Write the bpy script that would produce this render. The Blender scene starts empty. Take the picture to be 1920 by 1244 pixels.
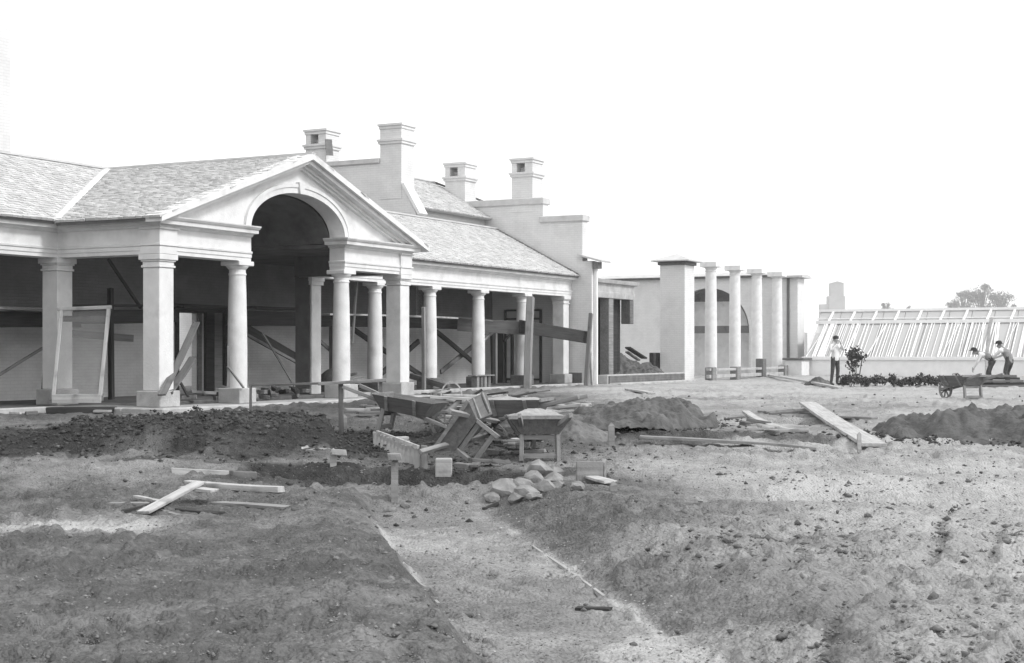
import bpy, math, random
import numpy as np
from mathutils import Vector, Matrix

random.seed(11)
RNG = np.random.default_rng(5)
S = bpy.context.scene
COL = S.collection

# ------------------------------------------------------------------ camera
FPX, XC, YH, EYE = 2807.0, 960.0, 660.0, 1.5      # focal length / principal column / horizon row of the 1920 px photograph
cam_d = bpy.data.cameras.new('camera')
cam = bpy.data.objects.new('camera', cam_d)
COL.objects.link(cam)
cam_d.sensor_width = 36.0
cam_d.lens = 36.0 * FPX / 1920.0
cam_d.shift_y = 38.0 / 1920.0
cam_d.clip_start = 0.1
cam_d.clip_end = 6000
cam.location = (0, 0, EYE)
cam.rotation_euler = (math.radians(90), 0, 0)
S.camera = cam

# ------------------------------------------------------------------ sky and sun
SUN_DIR = Vector((0.72, -0.34, 0.72)).normalized()         # towards the sun: high, to the right of and behind the camera
world = bpy.data.worlds.new('World')
S.world = world
world.use_nodes = True
wn, wl = world.node_tree.nodes, world.node_tree.links
bg = wn['Background']
sky = wn.new('ShaderNodeTexSky')
sky.sky_type = 'NISHITA'
sky.sun_disc = False
sky.sun_elevation = math.asin(SUN_DIR.z)
sky.sun_rotation = math.atan2(SUN_DIR.x, SUN_DIR.y)
sky.air_density = 1.0
sky.dust_density = 2.0
sky.ozone_density = 1.0
bw = wn.new('ShaderNodeRGBToBW')
wl.new(sky.outputs['Color'], bw.inputs['Color'])
veil = wn.new('ShaderNodeMath')                             # an even white overcast veil over the clear sky
veil.operation = 'MULTIPLY_ADD'
veil.inputs[1].default_value = 0.3
veil.inputs[2].default_value = 5.4
wl.new(bw.outputs['Val'], veil.inputs[0])
wl.new(veil.outputs['Value'], bg.inputs['Color'])
bg.inputs['Strength'].default_value = 0.15
sun_d = bpy.data.lights.new('sun', 'SUN')
sun_d.energy = 1.5
sun_d.angle = math.radians(10)
sun_d.color = (1.0, 1.0, 1.0)
sun = bpy.data.objects.new('sun', sun_d)
COL.objects.link(sun)
sun.location = (20, -20, 40)
sun.rotation_euler = SUN_DIR.to_track_quat('Z', 'Y').to_euler()
S.view_settings.view_transform = 'Standard'
S.view_settings.look = 'None'
S.view_settings.gamma = 1.0
S.view_settings.use_curve_mapping = False
S.view_settings.exposure = 0.58
S.render.engine = 'CYCLES'
S.cycles.use_denoising = True
S.cycles.max_bounces = 6
S.cycles.diffuse_bounces = 4
S.cycles.transparent_max_bounces = 8
S.cycles.volume_bounces = 1

# ------------------------------------------------------------------ frames
PHI = math.atan(1470.0 / FPX)
SN, CS = math.sin(PHI), math.cos(PHI)
O2 = ((299 - 960) / FPX * 29.0, 29.0)                      # front left pier of the portico
RZ = math.pi / 2 - PHI                                     # the pavilion's long front runs along local x


def L(a, b, z=0.0):                                        # pavilion metres -> world metres
    return Vector((O2[0] + SN * a - CS * b, O2[1] + CS * a + SN * b, z))


def PB(x, y, b):                                           # photograph pixel on the pavilion plane b -> (a, b, z)
    k = (x - XC) / FPX
    p0 = L(0, b)
    a = (k * p0.y - p0.x) / (SN - k * CS)
    Y = p0.y + CS * a
    return (a, b, EYE - (y - YH) * Y / FPX)


def PA(x, y, a):                                           # the same on a plane a
    k = (x - XC) / FPX
    p0 = L(a, 0)
    b = (k * p0.y - p0.x) / (-CS - k * SN)
    Y = p0.y + SN * b
    return (a, b, EYE - (y - YH) * Y / FPX)


# ------------------------------------------------------------------ materials (all neutral grey: the photograph is black and white)
def g3(v):
    return (v, v, v, 1.0)


MATS = {}


def mat(name, lo, hi, scale=(6, 6, 6), rough=0.9, bump=0.3, bscale=40, detail=6.0, spec=0.2, island=0.0, stain=None, bricks=False):
    m = bpy.data.materials.new(name)
    m.use_nodes = True
    n, l = m.node_tree.nodes, m.node_tree.links
    bs = n['Principled BSDF']
    bs.inputs['Roughness'].default_value = rough
    bs.inputs['Specular IOR Level'].default_value = spec
    tc = n.new('ShaderNodeTexCoord')
    mp = n.new('ShaderNodeMapping')
    mp.inputs['Scale'].default_value = scale
    l.new(tc.outputs['Object'], mp.inputs['Vector'])
    nz = n.new('ShaderNodeTexNoise')
    nz.inputs['Scale'].default_value = 1.0
    nz.inputs['Detail'].default_value = detail
    nz.inputs['Roughness'].default_value = 0.62
    l.new(mp.outputs['Vector'], nz.inputs['Vector'])
    rp = n.new('ShaderNodeValToRGB')
    rp.color_ramp.elements[0].position = 0.3
    rp.color_ramp.elements[1].position = 0.72
    rp.color_ramp.elements[0].color = g3(lo)
    rp.color_ramp.elements[1].color = g3(hi)
    l.new(nz.outputs['Fac'], rp.inputs['Fac'])
    col = rp.outputs['Color']
    if island:
        ge = n.new('ShaderNodeNewGeometry')
        mr = n.new('ShaderNodeMapRange')
        mr.inputs['To Min'].default_value = 1.0 - island
        mr.inputs['To Max'].default_value = 1.0 + island * 0.45
        l.new(ge.outputs['Random Per Island'], mr.inputs['Value'])
        mx = n.new('ShaderNodeVectorMath')
        mx.operation = 'MULTIPLY'
        l.new(col, mx.inputs[0])
        l.new(mr.outputs['Result'], mx.inputs[1])
        col = mx.outputs['Vector']
    if stain:                                              # blotches of grime with a shape of their own
        n2 = n.new('ShaderNodeTexNoise')
        n2.inputs['Scale'].default_value = stain[0]
        n2.inputs['Detail'].default_value = 5
        l.new(tc.outputs['Object'], n2.inputs['Vector'])
        r2 = n.new('ShaderNodeMapRange')
        r2.inputs['From Min'].default_value = 0.55
        r2.inputs['From Max'].default_value = 0.78
        r2.inputs['To Min'].default_value = 1.0
        r2.inputs['To Max'].default_value = stain[1]
        l.new(n2.outputs['Fac'], r2.inputs['Value'])
        mx = n.new('ShaderNodeVectorMath')
        mx.operation = 'MULTIPLY'
        l.new(col, mx.inputs[0])
        l.new(r2.outputs['Result'], mx.inputs[1])
        col = mx.outputs['Vector']
    bn = n.new('ShaderNodeBump')
    bn.inputs['Strength'].default_value = bump
    bn.inputs['Distance'].default_value = 0.02
    n3 = n.new('ShaderNodeTexNoise')
    n3.inputs['Scale'].default_value = bscale
    n3.inputs['Detail'].default_value = 4
    l.new(tc.outputs['Object'], n3.inputs['Vector'])
    h = n3.outputs['Fac']
    if bricks:
        sx = n.new('ShaderNodeSeparateXYZ')
        l.new(tc.outputs['Object'], sx.inputs['Vector'])
        ad = n.new('ShaderNodeMath')
        l.new(sx.outputs['X'], ad.inputs[0])
        l.new(sx.outputs['Y'], ad.inputs[1])
        cb = n.new('ShaderNodeCombineXYZ')
        l.new(ad.outputs['Value'], cb.inputs['X'])
        l.new(sx.outputs['Z'], cb.inputs['Y'])
        br = n.new('ShaderNodeTexBrick')
        br.inputs['Scale'].default_value = 1.0
        br.inputs['Brick Width'].default_value = 0.22
        br.inputs['Row Height'].default_value = 0.075
        br.inputs['Mortar Size'].default_value = 0.008
        br.inputs['Mortar Smooth'].default_value = 0.4
        br.inputs['Color1'].default_value = g3(1.0)
        br.inputs['Color2'].default_value = g3(0.96)
        br.inputs['Mortar'].default_value = g3(0.87)
        l.new(cb.outputs['Vector'], br.inputs['Vector'])
        mx = n.new('ShaderNodeVectorMath')
        mx.operation = 'MULTIPLY'
        l.new(col, mx.inputs[0])
        l.new(br.outputs['Color'], mx.inputs[1])
        col = mx.outputs['Vector']
        m2 = n.new('ShaderNodeMath')
        m2.operation = 'MULTIPLY_ADD'
        m2.inputs[1].default_value = -1.4
        l.new(br.outputs['Fac'], m2.inputs[0])
        l.new(h, m2.inputs[2])
        h = m2.outputs['Value']
    l.new(h, bn.inputs['Height'])
    l.new(bn.outputs['Normal'], bs.inputs['Normal'])
    l.new(col, bs.inputs['Base Color'])
    MATS[name] = m
    return m


mat('white_brick', .60, .75, (1.3, 1.3, 1.3), bump=.35, stain=(1.3, .80), bricks=True)
mat('white_trim', .60, .75, (2.5, 2.5, 2.5), bump=.2, bscale=60, stain=(2.3, .78))
mat('white_plaster', .58, .74, (2, 2, 2), bump=.3, bscale=24, stain=(1.9, .74))
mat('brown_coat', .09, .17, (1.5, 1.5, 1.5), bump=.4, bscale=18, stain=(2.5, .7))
mat('inner_plaster', .52, .66, (1.2, 1.2, 1.6), bump=.4, stain=(.9, .75), bricks=True)
mat('inner_brick', .14, .21, (1.2, 1.2, 1.6), bump=.4, stain=(.9, .72), bricks=True)
mat('shingle', .45, .58, (3, 3, 3), bump=.3, bscale=50, island=.2)
mat('shingle_new', .45, .58, (3, 3, 3), bump=.3, bscale=50, island=.16)
mat('deck', .16, .24, (2, 6, 6))
mat('coping_stone', .46, .58, (3, 3, 3), bump=.3, bscale=25, stain=(2.2, .8))
mat('concrete', .30, .48, (3, 3, 3), bump=.5, bscale=25, stain=(2.2, .65))
mat('earth_floor', .07, .16, (3, 3, 3), bump=.8, bscale=20)
mat('dark_brick', .10, .19, (4, 4, 4), bump=.5, bscale=30, bricks=True)
mat('wood_light', .30, .50, (1.2, 24, 24), bump=.35, bscale=30, stain=(3.5, .5))
mat('wood_grey', .17, .29, (1.2, 22, 22), bump=.35, bscale=30, stain=(3.0, .65))
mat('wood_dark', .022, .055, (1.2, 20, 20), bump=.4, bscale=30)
mat('wood_pale', .26, .42, (1.2, 24, 24), bump=.35, bscale=30, stain=(3.5, .5))
mat('wood_mid', .10, .18, (1.2, 20, 20), bump=.4, bscale=30, stain=(3.0, .6))
mat('iron', .04, .09, (6, 6, 6), rough=.6, bump=.3, spec=.4)
mat('rust_iron', .12, .2, (8, 8, 8), rough=.8, bump=.3)
mat('stone', .13, .32, (5, 5, 5), bump=.7, bscale=14, detail=9)
mat('mortar', .24, .40, (7, 7, 7), bump=.8, bscale=18)
mat('soil_heap', .05, .15, (3, 3, 3), bump=1.0, bscale=22, detail=9)
mat('soil_clod', .08, .22, (9, 9, 9), bump=1.0, bscale=30, island=.4)
mat('sand_heap', .07, .19, (3, 3, 3), bump=1.0, bscale=22, detail=9)
mat('soil_dark', .03, .095, (9, 9, 9), bump=.8, bscale=30, island=.4)
mat('soil_crumb', .13, .27, (9, 9, 9), bump=.4, bscale=40, island=.35)
mat('pebble', .28, .5, (9, 9, 9), bump=.6, bscale=30, island=.35)
mat('leaf', .05, .11, (5, 5, 5), rough=.7, bump=0, island=.45)
mat('bark', .08, .16, (4, 4, 1), bump=.6)
mat('cloth_white', .6, .75, (8, 8, 8), bump=.2)
mat('cloth_dark', .04, .09, (8, 8, 8), bump=.2)
mat('cloth_mid', .16, .26, (8, 8, 8), bump=.2)
mat('skin', .28, .36, (8, 8, 8), bump=.05, rough=.6)
mat('hair', .03, .06, (20, 20, 20), bump=.3)
mat('tower_wall', .25, .34, (.2, .2, .2), bump=.1)
mat('far_leaf', .12, .2, (.3, .3, .3), bump=0, island=.4)
mat('greenhouse_white', .74, .84, (3, 3, 3), bump=.1)
mat('tarp', .30, .42, (3, 3, 3), bump=.3)

gm = bpy.data.materials.new('glass')
gm.use_nodes = True
b_ = gm.node_tree.nodes['Principled BSDF']
b_.inputs['Base Color'].default_value = g3(.5)
b_.inputs['Roughness'].default_value = .3
b_.inputs['Specular IOR Level'].default_value = .5
b_.inputs['Alpha'].default_value = .85
MATS['glass'] = gm

sm = bpy.data.materials.new('wire_mesh')                   # fine wire cloth: half open
sm.use_nodes = True
n, l = sm.node_tree.nodes, sm.node_tree.links
b_ = n['Principled BSDF']
b_.inputs['Base Color'].default_value = g3(.22)
b_.inputs['Roughness'].default_value = .7
b_.inputs['Alpha'].default_value = .42
MATS['wire_mesh'] = sm


# ------------------------------------------------------------------ object helpers
class Thing:
    """A top-level Empty; parts are authored in its frame minus `off`."""

    def __init__(self, name, label, cat, loc, rz=0.0, off=(0, 0, 0), group=None):
        o = bpy.data.objects.new(name, None)
        COL.objects.link(o)
        o.empty_display_size = 0.2
        o.location = loc
        o.rotation_euler = (0, 0, rz)
        self.o, self.off = o, Vector(off)
        tag(o, label, cat, group)


def tag(o, label=None, cat=None, group=None, kind=None):
    if label:
        o['label'] = label
    if cat:
        o['category'] = cat
    if group:
        o['group'] = group
    if kind:
        o['kind'] = kind
    return o


def bthing(name, label, cat, a, b, z, group=None):         # a thing standing in the pavilion's frame
    return Thing(name, label, cat, L(a, b, z), RZ, (a, b, z), group)


class MB:
    def __init__(self):
        self.v, self.f = [], []

    def add(self, vs, fs):
        k = len(self.v)
        self.v += [tuple(p) for p in vs]
        self.f += [tuple(i + k for i in q) for q in fs]
        return self

    def box(self, x0, x1, y0, y1, z0, z1):
        vs = [(x, y, z) for z in (z0, z1) for y in (y0, y1) for x in (x0, x1)]
        return self.add(vs, [(0, 2, 3, 1), (4, 5, 7, 6), (0, 1, 5, 4), (2, 6, 7, 3), (0, 4, 6, 2), (1, 3, 7, 5)])

    def prism(self, poly, axis, lo, hi):
        """poly of 2D points in the two other axes (in x,y,z order), extruded along axis."""
        def p3(p, t):
            q = list(p)
            q.insert(axis, t)
            return tuple(q)
        m = len(poly)
        vs = [p3(p, lo) for p in poly] + [p3(p, hi) for p in poly]
        fs = [tuple(range(m))[::-1], tuple(range(m, 2 * m))]
        fs += [(i, (i + 1) % m, m + (i + 1) % m, m + i) for i in range(m)]
        return self.add(vs, fs)

    def bar(self, p, q, w, h, up=(0, 0, 1)):
        p, q = Vector(p), Vector(q)
        d = (q - p).normalized()
        u = Vector(up)
        s = d.cross(u)
        if s.length < 1e-4:
            s = d.cross(Vector((1, 0, 0)))
        s.normalize()
        t = s.cross(d)
        vs = []
        for e in (p, q):
            for i, j in ((-1, -1), (1, -1), (1, 1), (-1, 1)):
                vs.append(e + s * (w / 2 * i) + t * (h / 2 * j))
        return self.add(vs, [(3, 2, 1, 0), (4, 5, 6, 7), (0, 1, 5, 4), (1, 2, 6, 5), (2, 3, 7, 6), (3, 0, 4, 7)])

    def lathe(self, cx, cy, prof, n=28):
        vs = []
        for r, z in prof:
            for i in range(n):
                t = 2 * math.pi * i / n
                vs.append((cx + r * math.cos(t), cy + r * math.sin(t), z))
        fs = []
        for j in range(len(prof) - 1):
            for i in range(n):
                k = (i + 1) % n
                fs.append((j * n + i, j * n + k, (j + 1) * n + k, (j + 1) * n + i))
        fs.append(tuple(range(n))[::-1])
        fs.append(tuple(range((len(prof) - 1) * n, len(prof) * n)))
        return self.add(vs, fs)

    def sweep(self, path, prof, z0=0):
        """closed profile (out, z) swept along an open plan path; out is to the right of travel."""
        P = [Vector((p[0], p[1])) for p in path]
        m, k = len(P), len(prof)
        vs = []
        for i in range(m):
            if i == 0:
                d0 = d1 = (P[1] - P[0]).normalized()
            elif i == m - 1:
                d0 = d1 = (P[i] - P[i - 1]).normalized()
            else:
                d0, d1 = (P[i] - P[i - 1]).normalized(), (P[i + 1] - P[i]).normalized()
            n0, n1 = Vector((d0.y, -d0.x)), Vector((d1.y, -d1.x))
            bis = (n0 + n1)
            bis = bis / max(.25, bis.dot(n0)) if bis.length > 1e-6 else n0
            for o, z in prof:
                vs.append((P[i].x + bis.x * o, P[i].y + bis.y * o, z + z0))
        fs = []
        for i in range(m - 1):
            for j in range(k):
                j2 = (j + 1) % k
                fs.append((i * k + j, (i + 1) * k + j, (i + 1) * k + j2, i * k + j2))
        fs.append(tuple(range(k)))
        fs.append(tuple(range((m - 1) * k, m * k))[::-1])
        return self.add(vs, fs)

    def build(self, name, m, parent=None, smooth=False, bevel=0.0, fixn=True):
        par = parent.o if isinstance(parent, Thing) else parent
        off = Vector((0, 0, 0))
        if isinstance(parent, Thing):
            off = parent.off
        elif parent is not None and '_off' in OFF.get(parent.name, {}):
            off = OFF[parent.name]['_off']
        me = bpy.data.meshes.new(name)
        me.from_pydata([(x - off.x, y - off.y, z - off.z) for x, y, z in self.v], [], self.f)
        if fixn:
            import bmesh
            bm = bmesh.new()
            bm.from_mesh(me)
            bmesh.ops.recalc_face_normals(bm, faces=bm.faces)
            bm.to_mesh(me)
            bm.free()
        me.materials.append(MATS[m])
        if smooth:
            me.polygons.foreach_set('use_smooth', [True] * len(me.polygons))
            me.set_sharp_from_angle(angle=math.radians(38))
        o = bpy.data.objects.new(name, me)
        COL.objects.link(o)
        if par is not None:
            o.parent = par
        OFF[o.name] = {'_off': off}
        if bevel:
            bv = o.modifiers.new('bevel', 'BEVEL')
            bv.width = bevel
            bv.segments = 1
            bv.limit_method = 'ANGLE'
        return o


OFF = {}


def timber(name, p, q, w, h, m, parent=None, roll=0.0, warp=1.0):
    """a sawn board/beam from p to q with its own axis as local x; slightly bowed, chipped ends."""
    par = parent.o if isinstance(parent, Thing) else parent
    off = parent.off if isinstance(parent, Thing) else Vector((0, 0, 0))
    p, q = Vector(p) - off, Vector(q) - off
    d = q - p
    ln = d.length
    d.normalize()
    up = Vector((0, 0, 1))
    s = up.cross(d)
    if s.length < .05:
        s = Vector((0, 1, 0)).cross(d)
    s.normalize()
    t = d.cross(s)
    N = 5
    vs = []
    bow = random.uniform(-1, 1) * .006 * ln * warp
    bow2 = random.uniform(-1, 1) * .005 * ln * warp
    for i in range(N):
        u = i / (N - 1)
        k = 4 * u * (1 - u)
        x = ln * u
        for a_, b_ in ((-1, -1), (1, -1), (1, 1), (-1, 1)):
            ex = random.uniform(-.012, .012) if i in (0, N - 1) else 0
            vs.append((x + ex, a_ * w / 2 + bow * k + random.uniform(-.003, .003), b_ * h / 2 + bow2 * k + random.uniform(-.002, .002)))
    fs = [(3, 2, 1, 0), tuple(range(4 * N - 4, 4 * N))]
    for i in range(N - 1):
        for j in range(4):
            j2 = (j + 1) % 4
            fs.append((4 * i + j, 4 * i + j2, 4 * i + 4 + j2, 4 * i + 4 + j))
    me = bpy.data.meshes.new(name)
    me.from_pydata(vs, [], fs)
    me.materials.append(MATS[m])
    o = bpy.data.objects.new(name, me)
    COL.objects.link(o)
    R = Matrix((d, s, t)).transposed().to_4x4()
    if roll:
        R = R @ Matrix.Rotation(roll, 4, 'X')
    if par is not None:
        o.parent = par
    o.matrix_local = Matrix.Translation(p) @ R
    bv = o.modifiers.new('bevel', 'BEVEL')
    bv.width = min(w, h) * .09
    bv.segments = 1
    return o


# ------------------------------------------------------------------ noise
_T = RNG.random((512, 512))


def vnoise(x, y, sc, seed=0):
    x = np.asarray(x) / sc + seed * 17.3
    y = np.asarray(y) / sc + seed * 9.7
    ix, iy = np.floor(x).astype(int), np.floor(y).astype(int)
    fx, fy = x - ix, y - iy
    fx, fy = fx * fx * (3 - 2 * fx), fy * fy * (3 - 2 * fy)
    a, b = _T[ix % 512, iy % 512], _T[(ix + 1) % 512, iy % 512]
    c, d = _T[ix % 512, (iy + 1) % 512], _T[(ix + 1) % 512, (iy + 1) % 512]
    return (a * (1 - fx) + b * fx) * (1 - fy) + (c * (1 - fx) + d * fx) * fy - .5


def sstep(a, b, x):
    t = np.clip((np.asarray(x, float) - a) / (b - a), 0, 1)
    return t * t * (3 - 2 * t)


def blob(X, Y, cx, cy, rx, ry, rot=0.0):
    c, s = math.cos(rot), math.sin(rot)
    u = ((X - cx) * c + (Y - cy) * s) / rx
    v = (-(X - cx) * s + (Y - cy) * c) / ry
    return u * u + v * v


# ------------------------------------------------------------------ terrain
def zg(X, Y):
    X, Y = np.asarray(X, float), np.asarray(Y, float)
    z = .36 * sstep(13, 28, Y)
    z = z + .10 * vnoise(X, Y, 6.5, 1) + .05 * vnoise(X, Y, 2.3, 2)
    # sunken path running up towards the portico
    c = .12 - .175 * (Y - 10)
    d = X - c
    wob = .05 * vnoise(X, Y, 1.3, 3)
    left = sstep(-.85, -.58, d + wob)
    right = 1 - sstep(.55, 1.5, d + wob)
    cut = left * right
    along = (1 - sstep(15.3, 16.3, Y)) + .62 * sstep(18.2, 19.3, Y) * (1 - sstep(25.5, 27.0, Y))
    z = z - .20 * cut * along
    z = z + .05 * np.exp(-((d - 1.55) / .5) ** 2) * (1 - sstep(15, 17, Y))
    z = z + .07 * np.exp(-((d + 1.25) / .35) ** 2) * (1 - sstep(15, 17, Y))
    # pit crossing the head of the path
    e = blob(X, Y, -1.35, 17.2, 1.5, .62, -.10)
    z = z - .34 * (1 - sstep(.45, 1.15, e + .5 * vnoise(X, Y, .5, 4)))
    e = blob(X, Y, -.10, 16.6, .30, .24)
    z = z - .25 * (1 - sstep(.4, 1.2, e))
    # dug bank of fresh earth left of the path, cut steep on its right
    e = blob(X, Y, -4.4, 21.6, 2.6, 2.2, -.15)
    bank = (1 - sstep(.35, 1.1, e + .35 * vnoise(X, Y, 1.1, 5)))
    bank = bank * (1 - sstep(-2.55, -2.25, X + .35 * (Y - 21) * .5))
    z = z + .26 * bank
    # low swell on the left with a pale flat in front
    z = z + .10 * np.exp(-((Y - 17.6 - .12 * (X + 6)) / .7) ** 2) * (1 - sstep(-4.2, -2.6, X))
    # small trench in front of the middle heap
    t = (X - 1.55) / 2.8
    dd = Y - (22.1 - 1.0 * t)
    inside = sstep(-.08, .05, t) * (1 - sstep(.95, 1.1, t))
    z = z - .30 * inside * np.exp(-(dd / .30) ** 2 * 1.6)
    z = z + .07 * inside * np.exp(-((dd + .75) / .3) ** 2)
    # pit beyond, with the gang plank over it
    e = blob(X, Y, 4.95, 25.6, .95, 1.1)
    z = z - .42 * (1 - sstep(.5, 1.05, e + .3 * vnoise(X, Y, .6, 6)))
    # long low furrows of the right-hand field
    z = z + .05 * np.sin((Y + .10 * X) * 2.3) * sstep(1.8, 3.2, X) * sstep(9, 11, Y) * (1 - sstep(18, 20, Y))
    z = z - .12 * np.exp(-((Y - 15.6 + .03 * X) / .35) ** 2) * sstep(1.6, 2.4, X) * (1 - sstep(5.2, 6.5, X))
    # far ground lies level
    z = z * (1 - sstep(60, 110, np.abs(Y))) + .30 * sstep(60, 110, np.abs(Y))
    # under the pavilion's slabs
    dx, dy = X - O2[0], Y - O2[1]
    a, b = SN * dx + CS * dy, -CS * dx + SN * dy
    und = sstep(-14, -13, a) * (sstep(2.1, 2.6, b) + sstep(-.6, -.1, a) * (1 - sstep(9.3, 9.8, a)) * sstep(-.6, -.1, b))
    z = np.where(und > .01, z + (np.minimum(z, .30) - z) * np.clip(und, 0, 1), z)
    return z


def zmicro(X, Y):
    r = .55 + .6 * sstep(-.15, .3, vnoise(X, Y, 3.1, 12)) - .15 * sstep(1.5, 3, X)
    c = .12 - .175 * (Y - 10)
    onp = sstep(-.75, -.5, X - c) * (1 - sstep(.5, .8, X - c)) * (1 - sstep(15, 16.2, Y))
    r = r * (1 - .5 * onp)
    r = r + .5 * (1 - sstep(.5, 1.2, blob(X, Y, -4.6, 21.6, 3.7, 3.0, -.1)))
    z = .06 * vnoise(X, Y, .55, 7) + .05 * vnoise(X, Y, .24, 8) + .034 * vnoise(X, Y, .11, 9) + .020 * vnoise(X, Y, .055, 10)
    cl = np.clip(vnoise(X, Y, .17, 21) - .18, 0, .12) + np.clip(vnoise(X, Y, .09, 22) - .2, 0, .1) * .7
    pit = np.clip(-vnoise(X, Y, .28, 23) - .22, 0, .12)
    return r * (z + .34 * cl - .35 * pit)


def gz(x, y):
    return float(zg(np.array([x]), np.array([y]))[0])


def at(px, py):                                            # photograph pixel -> point on the ground
    Y = EYE * FPX / max(py - YH, 8)
    for _ in range(16):
        X = (px - XC) / FPX * Y
        Yn = (EYE - gz(X, Y)) * FPX / (py - YH)
        Y = Y * .6 + Yn * .4
    X = (px - XC) / FPX * Y
    return Vector((X, Y, gz(X, Y)))


def over(px, py, Y):                                       # photograph pixel at depth Y
    return Vector(((px - XC) / FPX * Y, Y, EYE - (py - YH) / FPX * Y))


def make_ground():
    ys = [4.0]
    while ys[-1] < 95:
        y = ys[-1]
        ys.append(y + min(max(.00042 * y * y + .010, .03), .6))
    ys = [-1800, -400, -80, -20, -6, 0, 2, 3] + ys + [110, 140, 200, 320, 600, 1100, 1900]
    s = list(np.linspace(-1, 1, 760))
    s = [-14, -7, -4, -2.5, -1.7, -1.3, -1.1] + s + [1.1, 1.3, 1.7, 2.5, 4, 7, 14]
    ys, s = np.array(ys), np.array(s)
    w = np.where(ys < 4, 3.7, .42 * ys + 2.0)
    w = np.where(ys < -10, np.maximum(3.7, np.abs(ys) * .42), w)
    Y = np.repeat(ys[:, None], len(s), 1)
    X = np.clip(s[None, :] * w[:, None], -2400 - 20 * np.abs(s)[None, :], 2400 + 20 * np.abs(s)[None, :])
    Z = zg(X, Y)
    near = (1 - sstep(70, 95, np.abs(Y))) * (1 - sstep(1.0, 1.3, np.abs(s))[None, :])
    Z = Z + zmicro(X, Y) * near
    rr = np.random.default_rng(77)
    for i in range(520):                                   # boot prints and dents
        fy = 6.5 * (22 / 6.5) ** rr.random()
        fx = rr.uniform(-.36, .40) * fy
        th = rr.uniform(0, 3.14)
        ln, wd, dp = rr.uniform(.10, .2), rr.uniform(.045, .08), rr.uniform(.018, .05)
        a0, a1 = np.searchsorted(ys, (fy - .4, fy + .4))
        dx, dy = X[a0:a1] - fx, Y[a0:a1] - fy
        u = (dx * math.cos(th) + dy * math.sin(th)) / ln
        v = (-dx * math.sin(th) + dy * math.cos(th)) / wd
        q = u * u + v * v
        Z[a0:a1] += dp * (-np.exp(-q ** 2) + .45 * np.exp(-((np.sqrt(q) - 1.5) / .35) ** 2))
    for k0, k1, m0, m1 in ((1.4, 7.0, 4.6, 15.0), (2.2, 6.8, 6.4, 13.5), (-3.4, 7.0, -3.0, 13.0), (.8, 11.0, 6.8, 17.2), (-4.6, 11.5, -1.9, 15.2)):   # barrow ruts
        a0, a1 = np.searchsorted(ys, (k1, m1))
        yy = Y[a0:a1]
        xx = k0 + (m0 - k0) * (yy - k1) / (m1 - k1) + .12 * np.sin(yy * 1.3)
        dd = X[a0:a1] - xx
        Z[a0:a1] += -.035 * np.exp(-(dd / .05) ** 2) + .016 * np.exp(-((np.abs(dd) - .12) / .05) ** 2)
    nr, nc = X.shape
    co = np.stack([X, Y, Z], -1).reshape(-1, 3)
    i = np.arange(nr - 1)[:, None] * nc + np.arange(nc - 1)[None, :]
    q = np.stack([i, i + 1, i + nc + 1, i + nc], -1).reshape(-1, 4)
    me = bpy.data.meshes.new('ground')
    me.vertices.add(len(co))
    me.vertices.foreach_set('co', co.ravel())
    me.loops.add(q.size)
    me.loops.foreach_set('vertex_index', q.ravel().astype(np.int32))
    me.polygons.add(len(q))
    me.polygons.foreach_set('loop_start', np.arange(0, q.size, 4, dtype=np.int32))
    me.polygons.foreach_set('use_smooth', np.ones(len(q), bool))
    me.update()
    # soil kind with a painted fade: 0 fresh dark loam, 1 dry pale subsoil / sand
    c = .12 - .175 * (Y - 10)
    d = X - c
    n1, n2 = vnoise(X, Y, 1.6, 31), vnoise(X, Y, .45, 32)
    t = .45 + .20 * n1 + .22 * n2
    path = sstep(-.76, -.56, d + .22 * n2) * (1 - sstep(.55, .75, d + .15 * n2)) * (1 - sstep(15.2, 16.3, Y))
    t = t + .25 * path
    t = t + .42 * sstep(-.2, 3.6, X + .5 * n1) - .10 * (1 - sstep(.5, 1.3, blob(X, Y, 2.0, 29, 6.5, 8) + n1)) + .06 * sstep(30, 45, Y)  # pale fade towards the right is painted into the soil tone
    # spilled sand along the path's right edge
    t = t + .30 * np.exp(-((d - .62 - .05 * n2) / .05) ** 2) * (1 - sstep(14, 15, Y)) * (n2 > -.18)
    t = t + .25 * np.exp(-((d + .66 - .06 * n2) / .05) ** 2) * (1 - sstep(15, 16, Y)) * (n2 > -.1)
    t = t + .30 * (1 - sstep(.3, 1.1, blob(X, Y, 1.05, 8.3, .45, .9, .3) + n2 * 2.2))
    # pale trodden strip on the left
    e = Y - (12.75 + .25 * (X + 4.5))
    t = t + .55 * np.exp(-(e / .45) ** 2) * (1 - sstep(-3.3, -2.6, X + .6 * n1))
    t = t + .16 * np.exp(-((Y - 17.4 - .12 * (X + 6)) / .6) ** 2) * (1 - sstep(-4, -3, X))
    # dark fresh earth
    e = blob(X, Y, -4.6, 21.6, 3.7, 3.1, -.1)
    t = t - .44 * (1 - sstep(.3, 1.4, e + 1.1 * n1 + .6 * n2))
    e = blob(X, Y, -1.35, 17.4, 1.9, .95, -.1)
    t = t - .40 * (1 - sstep(.3, 1.5, e + 1.6 * n2))
    e = blob(X, Y, 2.6, 21.6, 2.2, 1.1, -.2)
    t = t - .40 * (1 - sstep(.3, 1.5, e + 1.6 * n2))
    e = blob(X, Y, -.6, 21.5, 2.4, 3.0)
    t = t - .26 * (1 - sstep(.4, 1.2, e + .8 * n1))
    at_ = me.attributes.new('dry', 'FLOAT', 'POINT')
    at_.data.foreach_set('value', np.clip(t, 0, 1).ravel().astype(np.float32))
    m = bpy.data.materials.new('soil')
    m.use_nodes = True
    n, l = m.node_tree.nodes, m.node_tree.links
    bs = n['Principled BSDF']
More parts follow.
